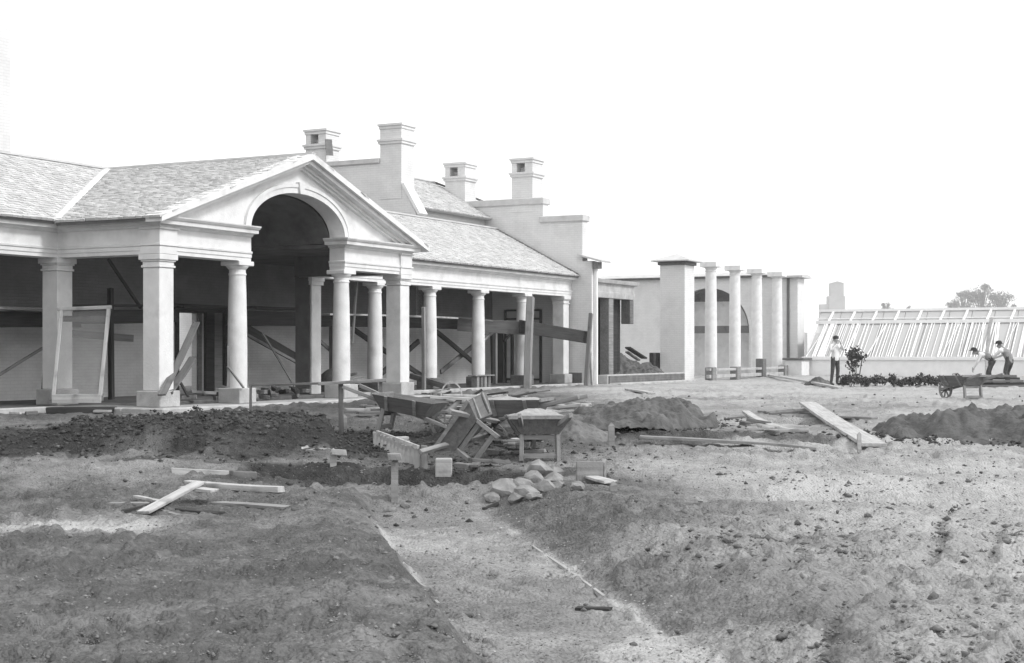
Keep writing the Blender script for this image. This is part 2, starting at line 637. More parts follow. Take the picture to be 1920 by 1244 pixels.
    bs.inputs['Roughness'].default_value = .95
    bs.inputs['Specular IOR Level'].default_value = .1
    a = n.new('ShaderNodeAttribute')
    a.attribute_name = 'dry'
    tc = n.new('ShaderNodeTexCoord')
    nz = n.new('ShaderNodeTexNoise')
    nz.inputs['Scale'].default_value = 9
    nz.inputs['Detail'].default_value = 10
    nz.inputs['Roughness'].default_value = .68
    l.new(tc.outputs['Object'], nz.inputs['Vector'])
    ma = n.new('ShaderNodeMath')
    ma.operation = 'MULTIPLY_ADD'
    ma.inputs[1].default_value = .75
    l.new(nz.outputs['Fac'], ma.inputs[0])
    l.new(a.outputs['Fac'], ma.inputs[2])
    mb = n.new('ShaderNodeMath')
    mb.operation = 'SUBTRACT'
    mb.inputs[1].default_value = .385
    l.new(ma.outputs['Value'], mb.inputs[0])
    rp = n.new('ShaderNodeValToRGB')
    cr = rp.color_ramp
    cr.elements[0].position = 0.0
    cr.elements[0].color = g3(.035)
    cr.elements[1].position = 1.0
    cr.elements[1].color = g3(.44)
    k = cr.elements.new(.38)
    k.color = g3(.115)
    k = cr.elements.new(.68)
    k.color = g3(.245)
    l.new(mb.outputs['Value'], rp.inputs['Fac'])
    l.new(rp.outputs['Color'], bs.inputs['Base Color'])
    n2 = n.new('ShaderNodeTexNoise')
    n2.inputs['Scale'].default_value = 38
    n2.inputs['Detail'].default_value = 6
    l.new(tc.outputs['Object'], n2.inputs['Vector'])
    bp = n.new('ShaderNodeBump')
    bp.inputs['Strength'].default_value = .8
    bp.inputs['Distance'].default_value = .045
    vo = n.new('ShaderNodeTexVoronoi')                     # crumbs
    vo.inputs['Scale'].default_value = 34
    l.new(tc.outputs['Object'], vo.inputs['Vector'])
    hh = n.new('ShaderNodeMath')
    hh.operation = 'MULTIPLY_ADD'
    hh.inputs[1].default_value = -.7
    l.new(vo.outputs['Distance'], hh.inputs[0])
    l.new(n2.outputs['Fac'], hh.inputs[2])
    l.new(hh.outputs['Value'], bp.inputs['Height'])
    l.new(bp.outputs['Normal'], bs.inputs['Normal'])
    me.materials.append(m)
    o = bpy.data.objects.new('ground', me)
    COL.objects.link(o)
    tag(o, 'bare uneven soil of the building site with a sunken path', kind='structure')


make_ground()

# ------------------------------------------------------------------ the pavilion under construction
PV = bthing('garden_pavilion', 'long white brick pavilion with arched gabled portico, columned wings, shingle roofs and chimneys', 'building', 0, 0, .4)
W, MID, BW, BR, ZR = 9.23, 4.615, 2.65, 5.6, 5.84          # portico width, its axis, wing front, ridge plane, ridge height
BASE, ZCAP = .42, 3.40
WEND = 24.2

# slabs
MB().box(-13.5, -.30, 2.25, 5.75, .05, BASE).build('wing_slab', 'earth_floor', PV, bevel=.02)
MB().box(9.53, WEND, 2.25, 5.75, .05, BASE).build('wing_slab', 'earth_floor', PV, bevel=.02)
MB().box(-.298, 9.528, 2.2, 5.75, .05, BASE - .003).build('portico_slab', 'earth_floor', PV, bevel=.02)
MB().box(-.38, 9.62, -.42, .62, -.1, BASE).build('portico_kerb', 'concrete', PV, bevel=.025)
MB().box(-.38, .55, .622, 2.24, -.1, BASE - .004).build('portico_kerb', 'concrete', PV, bevel=.025)
MB().box(8.7, 9.62, .622, 2.19, -.1, BASE - .004).build('portico_kerb', 'concrete', PV, bevel=.025)

MB().box(-13.5, -.40, 2.05, 2.24, .0, BASE + .01).build('wing_kerb', 'concrete', PV, bevel=.02)
MB().box(9.64, WEND, 2.05, 2.24, .0, BASE + .01).build('wing_kerb', 'concrete', PV, bevel=.02)

# round columns: shaft with entasis > plinth, capital
SHAFT = [(.205, .742), (.208, 1.0), (.207, 1.5), (.200, 2.1), (.188, 2.7), (.176, 3.09), (.178, 3.10), (.190, 3.115), (.190, 3.14), (.176, 3.155), (.174, 3.22), (.19, 3.235)]
CAP = [(.19, 3.235), (.205, 3.25), (.235, 3.285), (.238, 3.30)]


def column(a, b, tall=0.0, dark_plinth=True):
    c = MB().lathe(a, b, SHAFT, 32).build('column', 'white_plaster', PV, smooth=True)
    k = MB().lathe(a, b, CAP, 32)
    k.build('echinus', 'white_trim', c, smooth=True)
    MB().box(a - .25, a + .25, b - .25, b + .25, 3.302, ZCAP - .002).build('abacus', 'white_trim', c, bevel=.012)
    MB().box(a - .285, a + .285, b - .285, b + .285, BASE + .001, .741).build('plinth', 'dark_brick' if dark_plinth else 'concrete', c, bevel=.015)
    return c


for a in (2.69, 6.56):
    column(a, .22, dark_plinth=False)
for a in (12.1, 15.04, 17.96, 20.91):
    column(a, 2.87)
for a in (-4.5, -7.5, -10.5):
    column(a, 2.87)


def pier(a0, b0, w=.42, h=.42, plinth=True):
    p = MB().box(a0, a0 + w, b0, b0 + h, .742, 3.14)
    o = p.build('pier', 'white_plaster', PV, bevel=.012)
    k = MB()
    for e, z0, z1 in ((.025, 3.142, 3.185), (.004, 3.187, 3.255), (.03, 3.257, 3.29), (.06, 3.292, ZCAP - .002)):
        k.box(a0 - e, a0 + w + e, b0 - e, b0 + h + e, z0, z1)
    k.build('capital', 'white_trim', o, bevel=.006)
    if plinth:
        MB().box(a0 - .09, a0 + w + .09, b0 - .09, b0 + h + .09, BASE + .001, .741).build('plinth', 'concrete', o, bevel=.015)
    return o


pier(0, 0)
pier(W - .42, 0)
pier(0, BW)
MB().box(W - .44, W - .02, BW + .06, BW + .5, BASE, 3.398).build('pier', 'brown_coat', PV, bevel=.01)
pl_ = MB().box(W - .42, W, BW, BW + .055, BASE, 3.2).build('pilaster', 'white_plaster', PV, bevel=.01)
MB().box(W - .47, W + .05, BW - .04, BW + .055, 3.202, 3.30).box(W - .49, W + .07, BW - .06, BW + .055, 3.302, 3.398).build('capital', 'white_trim', pl_)
MB().box(W - .47, W - .405, .43, BW + .5, 3.41, 3.94).build('shade_lining', 'brown_coat', PV)  # added dark lining stands in for shade on the beam's inner face
pier(WEND - .62, BW)

# entablature
PROF = [(-.42, 3.40), (0, 3.40), (0, 3.475), (.018, 3.478), (.018, 3.55), (.04, 3.565), (.045, 3.60), (0.004, 3.615), (0.0, 3.90), (.05, 3.925),
        (.075, 3.965), (.20, 3.975), (.205, 4.045), (.235, 4.06), (.27, 4.10), (.275, 4.125), (-.42, 4.13)]
MB().sweep([(-13.5, BW), (0, BW), (0, 0), (2.87, 0)], PROF).build('entablature', 'white_trim', PV)
MB().sweep([(6.37, .42), (6.37, 0), (W, 0), (W, BW), (WEND, BW)], [(o, z) if o > -.4 else (-.40, z) for o, z in PROF]).build('entablature', 'white_trim', PV)
# ressauts over the corner piers
for a0, a1 in ((0, .42), (W - .42, W)):
    r = MB().box(a0 - .05, a1 + .05, -.05, .45, 3.403, 3.56).box(a0 - .075, a1 + .075, -.075, .45, 3.562, 3.605).box(a0 - .05, a1 + .05, -.05, .45, 3.607, 3.88).box(a0 - .09, a1 + .09, -.09, .45, 3.882, 3.92)
    r.build('frieze_block', 'white_trim', PV, bevel=.006)


# pediment wall with the elliptical arch
AL, AR, ZS, RISE = 2.87, 6.37, 4.13, .86
AC, AH = (AL + AR) / 2, (AR - AL) / 2
SL = (ZR - 4.10) / (MID + .36)


def zroof(a):
    return ZR - abs(a - MID) * SL


def arch_z(a, e=0.0):
    t = max(0.0, 1 - ((a - AC) / (AH + e)) ** 2)
    return ZS + (RISE + e) * math.sqrt(t)


aa = sorted(set([.02, .6, 1.5, 2.3, AL] + [AC - AH * math.cos(math.pi * i / 36) for i in range(37)] + [AR, 7.0, 7.8, 8.6, W - .02, MID]))
aa = [x for i, x in enumerate(aa) if i == 0 or x - aa[i - 1] > 1e-6]
g = MB()
BF, BK = .035, .42
for a0, a1 in zip(aa[:-1], aa[1:]):
    def zb(x):
        return arch_z(x) if AL <= x <= AR else ZS
    t0, t1, b0, b1 = zroof(a0) - .10, zroof(a1) - .10, zb(a0), zb(a1)
    t0, t1 = max(t0, b0 + .01), max(t1, b1 + .01)
    g.add([(a0, BF, b0), (a1, BF, b1), (a1, BF, t1), (a0, BF, t0), (a0, BK, b0), (a1, BK, b1), (a1, BK, t1), (a0, BK, t0)],
          [(0, 1, 2, 3), (5, 4, 7, 6), (4, 5, 1, 0)])
g.build('pediment', 'white_plaster', PV, fixn=False)
# moulded archivolt: two rings standing proud, and the keystone
for e0, e1, bf, nm in ((0.003, .13, -.012, 'archivolt'), (.13, .21, -.035, 'archivolt')):
    r = MB()
    n_ = 48
    for i in range(n_ + 1):
        t = math.pi * i / n_
        ca, sa = -math.cos(t), math.sin(t)
        for e in (e0, e1):
            for b in (bf, BF + .01):
                r.v.append((AC + (AH + e) * ca, b, ZS + .002 + (RISE + e) * sa))
    for i in range(n_):
        k = 4 * i
        r.f += [(k, k + 4, k + 6, k + 2), (k + 2, k + 6, k + 7, k + 3), (k + 1, k + 5, k + 4, k), (k + 3, k + 7, k + 5, k + 1)]
    r.build(nm, 'white_trim', PV)
MB().prism([(AC - .07, ZS + RISE - .015), (AC + .07, ZS + RISE - .015), (AC + .11, ZS + RISE + .25), (AC - .11, ZS + RISE + .25)], 1, -.07, .05).build('keystone', 'white_trim', PV, bevel=.008)

# raking cornice: chevrons stacked from the roof edge down
for nm, b0, top, th in (('raking_cornice', -.37, .022, .132), ('raking_cornice', -.27, -.112, .085), ('raking_cornice', -.12, -.199, .06), ('raking_cornice', -.05, -.261, .05)):
    zc = 4.128                                             # the lower mouldings die into the horizontal cornice

    def ends(off):
        h = .36 + MID if b0 < -.3 else min(.36 + MID, (ZR + off - zc) / SL)
        return [(MID - h, zroof(MID - h) + off), (MID, ZR + off), (MID + h, zroof(MID + h) + off)]
    pl, lo = ends(top), ends(top - th)
    b1 = .034
    q = MB()
    q.prism([pl[0], pl[1], lo[1], lo[0]], 1, b0, b1)
    q.prism([pl[1], pl[2], lo[2], lo[1]], 1, b0, b1)
    q.build(nm, 'white_trim', PV)

# plaster vault and ceilings
v = MB()
n_ = 30
for i in range(n_ + 1):
    t = math.pi * i / n_
    for b in (.425, 5.7):
        v.v.append((AC - AH * math.cos(t) * 1.004, b, 4.02 + (RISE + .08) * math.sin(t)))
for i in range(n_):
    v.f.append((2 * i, 2 * i + 1, 2 * i + 3, 2 * i + 2))
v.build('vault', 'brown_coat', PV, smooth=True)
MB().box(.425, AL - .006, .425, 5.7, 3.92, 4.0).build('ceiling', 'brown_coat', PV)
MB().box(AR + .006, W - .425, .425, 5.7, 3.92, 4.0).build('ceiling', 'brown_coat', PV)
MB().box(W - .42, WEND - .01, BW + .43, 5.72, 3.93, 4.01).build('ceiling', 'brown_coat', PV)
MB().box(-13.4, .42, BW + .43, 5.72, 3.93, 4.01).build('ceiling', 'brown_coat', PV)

# back wall of the loggia with a doorway on the portico axis side
DL, DR, DT = 7.36, 8.06, 2.50
MB().box(-13.4, DL, 5.75, 5.90, DT, 3.96).box(DR, WEND, 5.75, 5.90, DT, 3.96).box(DL, DR, 5.75, 5.90, DT, 3.96).build('back_wall', 'inner_brick', PV)
MB().box(-13.4, DL, 5.752, 5.90, .1, DT - .002).build('back_wall', 'inner_plaster', PV)
MB().box(DR, WEND, 5.752, 5.90, .1, DT - .002).build('back_wall', 'inner_plaster', PV)
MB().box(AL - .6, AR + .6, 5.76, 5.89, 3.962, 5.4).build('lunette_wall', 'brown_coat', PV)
d = MB().box(DR + .02, DR + .14, 5.68, 5.75, BASE, 2.62).build('door_post', 'wood_mid', PV)
MB().box(DR + .30, DR + .62, 5.66, 5.75, BASE, 2.6).build('door_leaf', 'wood_dark', PV)
MB().box(DR + .66, DR + .98, 5.68, 5.75, BASE, 2.6).build('door_leaf', 'wood_grey', PV)
MB().box(DR + 1.02, DR + 1.12, 5.62, 5.75, BASE, 2.7).build('door_post', 'wood_dark', PV)
MB().box(DL - .3, DR + 1.4, 5.6, 5.745, 2.53, 2.72).build('door_lintel', 'wood_dark', PV)
MB().box(DL - .14, DL - .02, 5.70, 5.745, BASE, 2.53).build('door_post', 'wood_dark', PV)
# white yard wall seen through the doorway
MB().box(6, 24, 15.0, 15.3, 0, 3.6).build('yard_wall', 'white_brick', PV)


# roofs: deck slabs and split shingles laid in courses
def deck(pts, nm='roof', m='deck', th=.07):
    p = [Vector(q) for q in pts]
    nrm = (p[1] - p[0]).cross(p[2] - p[0]).normalized()
    if nrm.z < 0:
        nrm = -nrm
    q = MB()
    k = len(p)
    q.add([v - nrm * .03 for v in p] + [v - nrm * (.03 + th) for v in p],
          [tuple(range(k)), tuple(range(k, 2 * k))[::-1]] + [(i, (i + 1) % k, k + (i + 1) % k, k + i) for i in range(k)])
    return q.build(nm, m, PV)


def shingles(parent, p0, u, v, U, V, keep, m='shingle', expo=.125, wmin=.09, wmax=.17):
    """p0 eave start; u unit along the eave, v unit up the slope."""
    p0, u, v = Vector(p0), Vector(u).normalized(), Vector(v).normalized()
    nn = u.cross(v)
    if nn.z < 0:
        nn = -nn
    q = MB()
    r = 0
    y = -.05
    while y < V:
        x = -random.random() * wmax
        cw = random.uniform(-.012, .012)
        while x < U:
            w = random.uniform(wmin, wmax)
            if keep(x + w / 2, y + expo / 2):
                j = random.uniform(-.014, .014) + cw
                lift = random.uniform(.02, .036)
                y0, y1 = y + j, min(y + expo * 1.75, V)
                e0 = p0 + u * (x + .004) + v * y0
                e1 = p0 + u * (x + w - .004) + v * (y0 + random.uniform(-.006, .006))
                t0, t1 = p0 + u * (x + .004) + v * y1, p0 + u * (x + w - .004) + v * y1
                q.add([e0 + nn * lift, e1 + nn * (lift + random.uniform(-.005, .008)), t1 + nn * .003, t0 + nn * .003, e0 - nn * .02, e1 - nn * .02],
                      [(0, 1, 2, 3), (4, 5, 1, 0), (4, 0, 3), (5, 2, 1)])
            x += w
        y += expo
        r += 1
    o = q.build('shingles', m, parent, fixn=False)
    o['kind'] = 'stuff'
    return o


EB = BW - .30                                              # wing eave
RUN = BR - EB
WS = math.hypot(RUN, ZR - 4.13)
PE = -.36                                                  # portico eave overhang
PS = math.hypot(MID - PE, ZR - 4.10)


def av(b):                                                 # left valley: a at plan depth b
    return PE + (b - EB) / RUN * (MID - PE)


# left wing plane
rl = deck([(-13.5, EB, 4.13), (PE, EB, 4.13), (MID, BR, ZR), (-13.5, BR, ZR)])
shingles(rl, (-13.5, EB, 4.13), (1, 0, 0), (0, RUN, ZR - 4.13), 13.5 + MID, WS, lambda x, y: x - 13.5 < av(EB + y / WS * RUN) - .02)
# portico left and right planes
rp1 = deck([(PE, -.36, 4.10), (PE, EB, 4.10), (MID, BR, ZR), (MID, -.36, ZR)])
shingles(rp1, (PE, -.34, 4.10), (0, 1, 0), (MID - PE, 0, ZR - 4.10), BR + .34, PS, lambda x, y: x > .02 and x - .34 < EB + (y / PS) * RUN - .02)
rp2 = deck([(W - PE, -.36, 4.10), (W - PE, EB, 4.10), (MID, BR, ZR), (MID, -.36, ZR)])
shingles(rp2, (W - PE, -.34, 4.10), (0, 1, 0), (-(MID - PE), 0, ZR - 4.10), BR + .34, PS, lambda x, y: x > .02 and x - .34 < EB + (y / PS) * RUN - .02)
# right wing plane
rr = deck([(W - PE, EB, 4.13), (WEND, EB, 4.13), (WEND, BR, ZR), (MID, BR, ZR)])
shingles(rr, (MID, EB, 4.13), (1, 0, 0), (0, RUN, ZR - 4.13), WEND - MID, WS, lambda x, y: W - (x + MID) < av(EB + y / WS * RUN) - .02, m='shingle_new')
# rear planes
deck([(-13.5, BR, ZR), (WEND, BR, ZR), (WEND, BR + 3, 4.3), (-13.5, BR + 3, 4.3)])
# metal valley and ridge boards, toothed shingle edge against the end wall
MB().bar((PE + .02, EB + .02, 4.155), (MID, BR, ZR + .03), .20, .035).build('valley_flashing', 'white_trim', rl)
MB().bar((W - PE - .02, EB + .02, 4.155), (MID, BR, ZR + .03), .20, .035).build('valley_flashing', 'white_trim', rr)
MB().bar((-13.5, BR, ZR + .025), (WEND, BR, ZR + .025), .16, .05).build('ridge_board', 'shingle', rl)
MB().bar((MID, -.37, ZR + .022), (MID, BR, ZR + .022), .14, .045).build('ridge_board', 'shingle', rp1)
fl = MB()
x = 0.0
while x < WS - .1:
    t = x / WS
    fl.bar((WEND - .07, EB + RUN * t, 4.16 + (ZR - 4.13) * t), (WEND - .07, EB + RUN * (t + .045), 4.19 + (ZR - 4.13) * (t + .03)), .16, .03)
    x += .14
fl.build('stepped_flashing', 'rust_iron', rr)


# parapet end walls and chimneys
def chimney(a0, b0, w, d, z0, z1, hole=True):
    c = MB().box(a0, a0 + w, b0, b0 + d, z0, z1 - .5)
    if hole:                                               # a flue opening left under the capping
        c.box(a0, a0 + w, b0, b0 + .30, z1 - .5, z1 - .17)
        c.box(a0, a0 + w, b0 + d - .20, b0 + d, z1 - .5, z1 - .17)
        c.box(a0 + .3, a0 + w - .05, b0 + .302, b0 + d - .202, z1 - .5, z1 - .3)
    else:
        c.box(a0, a0 + w, b0, b0 + d, z1 - .5, z1 - .17)
    o = c.build('chimney', 'white_brick', PV)
    k = MB()
    for e, y0, y1 in ((.05, z1 - .66, z1 - .575), (.085, z1 - .573, z1 - .50)):
        k.box(a0 - e, a0 + w + e, b0 - e, b0 + d + e, y0, y1)
    k.build('corbel', 'white_brick', o)
    k = MB().box(a0 - .03, a0 + w + .03, b0 - .03, b0 + d + .03, z1 - .168, z1 - .07).box(a0 - .07, a0 + w + .07, b0 - .07, b0 + d + .07, z1 - .068, z1)
    k.build('capping', 'white_brick', o)
    return o


# nearer, taller end wall behind the wing's ridge
MB().prism([(5.75, .3), (13, .3), (13, 7.72), (6.55, 7.72), (6.30, 6.95), (5.75, 6.0)], 0, 19.0, 19.4).build('end_wall', 'white_brick', PV)
MB().box(18.93, 19.47, 7.13, 13.05, 7.69, 7.86).build('coping', 'coping_stone', PV, bevel=.02)
MB().bar((19.2, 6.24, 6.98), (19.2, 5.62, 5.96), .5, .10).build('coping', 'white_trim', PV)
chimney(18.985, 6.30, .80, .82, 6.5, 8.96, hole=False)
chimney(18.985, 9.27, .80, .82, 7.0, 8.98)
tp = MB()
tp.bar((18.96, 9.15, 8.6), (18.9, 9.05, 8.05), .25, .02)
tp.build('loose_flashing', 'rust_iron', PV)
# stepped end wall closing the right wing
MB().prism([(1.88, .2), (11, .2), (11, 6.72), (3.75, 6.72), (3.75, 6.07), (2.23, 6.07), (2.23, 4.62), (1.88, 4.62)], 0, WEND, WEND + .42).build('end_wall', 'white_brick', PV)
MB().box(WEND - .07, WEND + .49, 3.70, 11.05, 6.65, 6.88).build('coping', 'coping_stone', PV, bevel=.02)
MB().box(WEND - .08, WEND + .49, 2.17, 3.86, 6.00, 6.22).build('coping', 'coping_stone', PV, bevel=.02)
chimney(WEND - .015, 4.15, .80, .82, 6.4, 8.30)
chimney(WEND - .015, 6.86, .80, .82, 6.4, 8.30)
# small pent cap on the low front end of that wall
pc = MB().prism([(1.45, 4.55), (2.35, 4.80), (2.35, 4.86), (1.43, 4.61)], 0, WEND - .18, WEND + .62)
pc.build('pent_cap', 'shingle', PV)
MB().box(WEND + .06, WEND + .36, 1.66, 1.88, 4.35, 4.58).build('cap_bracket', 'wood_grey', PV)
MB().box(WEND + .15, WEND + .25, 1.76, 1.86, .35, 4.35).build('downpipe', 'greenhouse_white', PV)
MB().box(WEND - .02, WEND + .0, 2.25, 3.25, .42, .78).build('base_course', 'dark_brick', PV)
# transomed doorway framed on the inner face of the stepped wall
df = MB()
y0, y1 = 3.77, 5.25
for b in (y0, 4.44, y1 - .09):
    df.box(WEND - .06, WEND - .005, b, b + .09, BASE, 2.98)
for z in (2.92, 2.62, 2.30, .50):
    df.box(WEND - .055, WEND - .006, y0 + .09, y1 - .09, z, z + .07)
df.build('door_frame', 'wood_dark', PV)
MB().box(WEND - .03, WEND - .008, y0 + .09, 4.44, .57, 2.30).build('door_panel', 'white_plaster', PV)
MB().box(WEND - .03, WEND - .008, 4.53, y1 - .09, .57, 2.30).build('door_panel', 'white_plaster', PV)
for b0, b1 in ((y0 + .09, 4.44), (4.53, y1 - .09)):
    MB().box(WEND - .03, WEND - .008, b0, b1, 2.37, 2.62).build('pane', 'glass', PV)
    MB().box(WEND - .03, WEND - .008, b0, b1, 2.69, 2.92).build('pane', 'glass', PV)

# roof of the main block between and beyond the end walls
mr = deck([(19.4, 5.8, 6.25), (24.25, 5.8, 6.25), (24.25, 8.2, 7.62), (19.4, 8.2, 7.62)], 'main_roof', 'shingle')
shingles(mr, (19.4, 5.8, 6.25), (1, 0, 0), (0, 2.4, 1.37), 4.85, 2.76, lambda x, y: True)
deck([(24.25, 5.8, 6.25), (28.6, 5.8, 6.25), (24.25, 8.2, 7.62)], 'main_roof', 'shingle')
deck([(24.25, 8.2, 7.62), (28.6, 5.8, 6.25), (28.6, 10.6, 6.25)], 'main_roof', 'shingle')
deck([(19.4, 8.2, 7.62), (24.25, 8.2, 7.62), (28.6, 10.6, 6.25), (19.4, 10.6, 6.25)], 'main_roof', 'shingle')
deck([(25.0, 8.8, 6.9), (33.0, 8.8, 6.9), (33.0, 10.6, 7.75), (25.0, 10.6, 7.75)], 'main_roof', 'shingle')
MB().bar((24.25, 8.2, 7.66), (28.6, 5.8, 6.29), .14, .04).build('hip_board', 'rust_iron', mr)
MB().bar((19.4, 8.2, 7.65), (24.25, 8.2, 7.65), .16, .05).build('ridge_board', 'shingle', mr)
MB().box(24.62, 32, 6.0, 6.3, .2, 6.2).build('rear_block_wall', 'white_brick', PV)
MB().box(19.4, 24.2, 6.06, 6.3, 4.0, 6.2).build('rear_block_wall', 'white_brick', PV)
# tall stack at the far left
chimney(3.1, 8.0, .8, .8, 4.5, 11.2, hole=False)

# low service loggia right of the stepped wall
SV = bthing('service_loggia', 'low loggia with wide beam and dark boarded gates right of the stepped white wall', 'building', 27, 3, .4)
MB().sweep([(24.65, BW), (29.75, BW), (29.75, 4.6)], [(-.4, 3.46), (0, 3.46), (.02, 3.6), (.02, 3.66), (0, 3.68), (0, 3.95), (.12, 3.99), (.16, 4.12), (-.4, 4.12)]).build('beam', 'concrete', SV)
MB().box(27.45, 27.85, BW + .02, BW + .4, .3, 3.458).build('post', 'wood_grey', SV, bevel=.02)
MB().box(29.4, 29.74, BW + .02, BW + .4, 2.55, 3.458).build('hanging_post', 'wood_mid', SV, bevel=.02)
a = 24.7
while a < 29.3:
    w = random.uniform(.19, .27)
    if not (27.0 < a < 27.2):
        MB().box(a, a + w - .015, 3.1 + random.uniform(0, .02), 3.16, .3, 3.5 + random.uniform(-.03, .03)).build('gate_board', 'wood_dark', SV)
    a += w
MB().box(24.65, 29.7, BW + .4, 6.0, 3.9, 4.0).build('roof_deck', 'deck', SV)
hp = MB()
hp.add([(25.0, 4.0, 4.15), (31.2, 4.0, 4.15), (31.2, 9.6, 4.15), (25.0, 9.6, 4.15), (27.4, 6.6, 5.55), (29.0, 6.6, 5.55)], [(0, 1, 5, 4), (1, 2, 5), (2, 3, 4, 5), (3, 0, 4), (3, 2, 1, 0)])
hp.build('hipped_roof', 'shingle', SV)
MB().box(30.2, 30.5, 4.2, 9.4, .2, 4.14).build('side_wall', 'white_brick', SV)

# ------------------------------------------------------------------ courtyard wall, pergola piers and columns
A3 = 47.6
YW = bthing('courtyard_wall', 'long white wall with flat coping and tall arched opening behind the free-standing columns', 'wall', A3, 6, .35)
ay0, ay1, azs, arr = 4.15, 8.35, 2.55, 2.1
g = MB()
ac = (ay0 + ay1) / 2
bs_ = [2.4, ay0] + [ac - (ay1 - ay0) / 2 * math.cos(math.pi * i / 28) for i in range(1, 28)] + [ay1, 13.0]
for b0, b1 in zip(bs_[:-1], bs_[1:]):
    def zb(y):
        if ay0 - 1e-6 <= y <= ay1 + 1e-6:
            return azs + arr * math.sqrt(max(0, 1 - ((y - ac) / ((ay1 - ay0) / 2)) ** 2))
        return .2
    z0, z1 = zb(b0), zb(b1)
    if b0 < ay0 - .01 or b1 > ay1 + .01:
        z0 = z1 = .2
    g.add([(A3, b0, z0), (A3, b1, z1), (A3, b1, 5.12), (A3, b0, 5.12), (A3 + .5, b0, z0), (A3 + .5, b1, z1), (A3 + .5, b1, 5.12), (A3 + .5, b0, 5.12)],
          [(3, 2, 1, 0), (4, 5, 6, 7), (0, 1, 5, 4)])
g.add([(A3, 2.4, .2), (A3 + .5, 2.4, .2), (A3 + .5, 2.4, 5.12), (A3, 2.4, 5.12)], [(0, 1, 2, 3)])
for b, s in ((ay0, 1), (ay1, -1)):
    g.add([(A3, b, .2), (A3 + .5, b, .2), (A3 + .5, b, azs), (A3, b, azs)], [(0, 1, 2, 3)[::s]])
g.build('wall', 'white_brick', YW, fixn=False)
MB().prism([(A3 - .22, 5.13), (A3 + .72, 5.13), (A3 + .72, 5.2), (A3 + .25, 5.36), (A3 - .22, 5.2)], 1, 2.52, 13.0).build('coping', 'wood_mid', YW)
MB().prism([(A3 - .26, 5.201), (A3 + .25, 5.37), (A3 + .25, 5.40), (A3 - .28, 5.225)], 1, 2.52, 13.0).build('coping_shingles', 'shingle', YW)
MB().box(A3 + .12, A3 + .3, ay0 + .02, ay1 - .02, 2.42, 2.78).build('arch_tie', 'wood_mid', YW)
MB().box(A3 + 1.2, A3 + 1.3, ay0 - 2, ay1 + 2.5, .2, 4.0).build('boarding', 'white_plaster', YW)
MB().box(A3 + 1.1, A3 + 1.35, ay0 - 2, ay1 + 2.5, 4.01, 4.75).build('roof_edge', 'wood_mid', YW)
lt = MB()
for i in range(24):
    t0, t1 = math.pi * i / 24, math.pi * (i + 1) / 24
    lt.bar((A3 + .3, ac - 2.02 * math.cos(t0), azs + 2.02 * math.sin(t0)), (A3 + .3, ac - 2.02 * math.cos(t1), azs + 2.02 * math.sin(t1)), .1, .16, up=(1, 0, 0))
lt.build('centring', 'wood_mid', YW)

BPG = 2.0
PP = bthing('gate_pier', 'broad square white brick pier with shingled hip cap at the courtyard entrance', 'pier', 34.1, 2.6, .35)
MB().box(33.6, 34.67, 2.1, 3.17, .15, 4.98).build('shaft', 'white_brick', PP, bevel=.015)
MB().box(33.53, 34.74, 2.03, 3.24, 4.982, 5.10).build('frieze', 'wood_mid', PP)
cp = MB()
cx, cy = 34.135, 2.635
e = [(cx - .86, cy - .82), (cx + .86, cy - .82), (cx + .86, cy + .82), (cx - .86, cy + .82)]
cp.add([(x, y, 5.12) for x, y in e] + [(x, y, 5.16) for x, y in e] + [(cx, cy, 5.46)], [(3, 2, 1, 0), (0, 1, 5, 4), (1, 2, 6, 5), (2, 3, 7, 6), (3, 0, 4, 7), (4, 5, 8), (5, 6, 8), (6, 7, 8), (7, 4, 8)])
cp.build('hip_cap', 'shingle', PP)
for i, (a, nm) in enumerate(((36.33, 'first white free-standing column right of the broad capped pier'), (39.33, 'second white free-standing column right of the broad capped pier'),
                             (42.29, 'third white free-standing column right of the broad capped pier'), (45.26, 'fourth white free-standing column, nearest the end of the white wall'))):
    T = bthing('pergola_column', nm, 'column', a, BPG, .35, group='row of free-standing white columns')
    r0, zt = .25, 5.22
    MB().lathe(a, BPG, [(r0, .15), (r0 * 1.01, 1.8), (r0 * .97, 3.2), (r0 * .9, zt - .42), (r0 * .98, zt - .40), (r0 * .98, zt - .36), (r0 * .9, zt - .35), (r0 * .9, zt - .30), (r0 * 1.12, zt - .22)], 24).build('shaft', 'white_plaster', T, smooth=True)
    MB().box(a - .36, a + .36, BPG - .36, BPG + .36, zt - .218, zt).build('abacus', 'white_trim', T, bevel=.015)
# end return of the courtyard wall with its own cap
RP = bthing('end_pier', 'white pier with thin flat cap ending the courtyard wall beside the greenhouse', 'pier', 48.4, 2, .35)
MB().box(46.9, 48.0, 1.5, 2.39, .15, 5.02).build('shaft', 'white_brick', RP, bevel=.015)
MB().prism([(46.6, 5.03), (48.3, 5.03), (48.3, 5.08), (47.5, 5.2), (46.6, 5.12)], 1, 1.2, 2.5).build('cap', 'shingle', RP)
MB().box(46.83, 46.898, 1.9, 2.02, .3, 5.0).build('downpipe', 'wood_mid', RP)

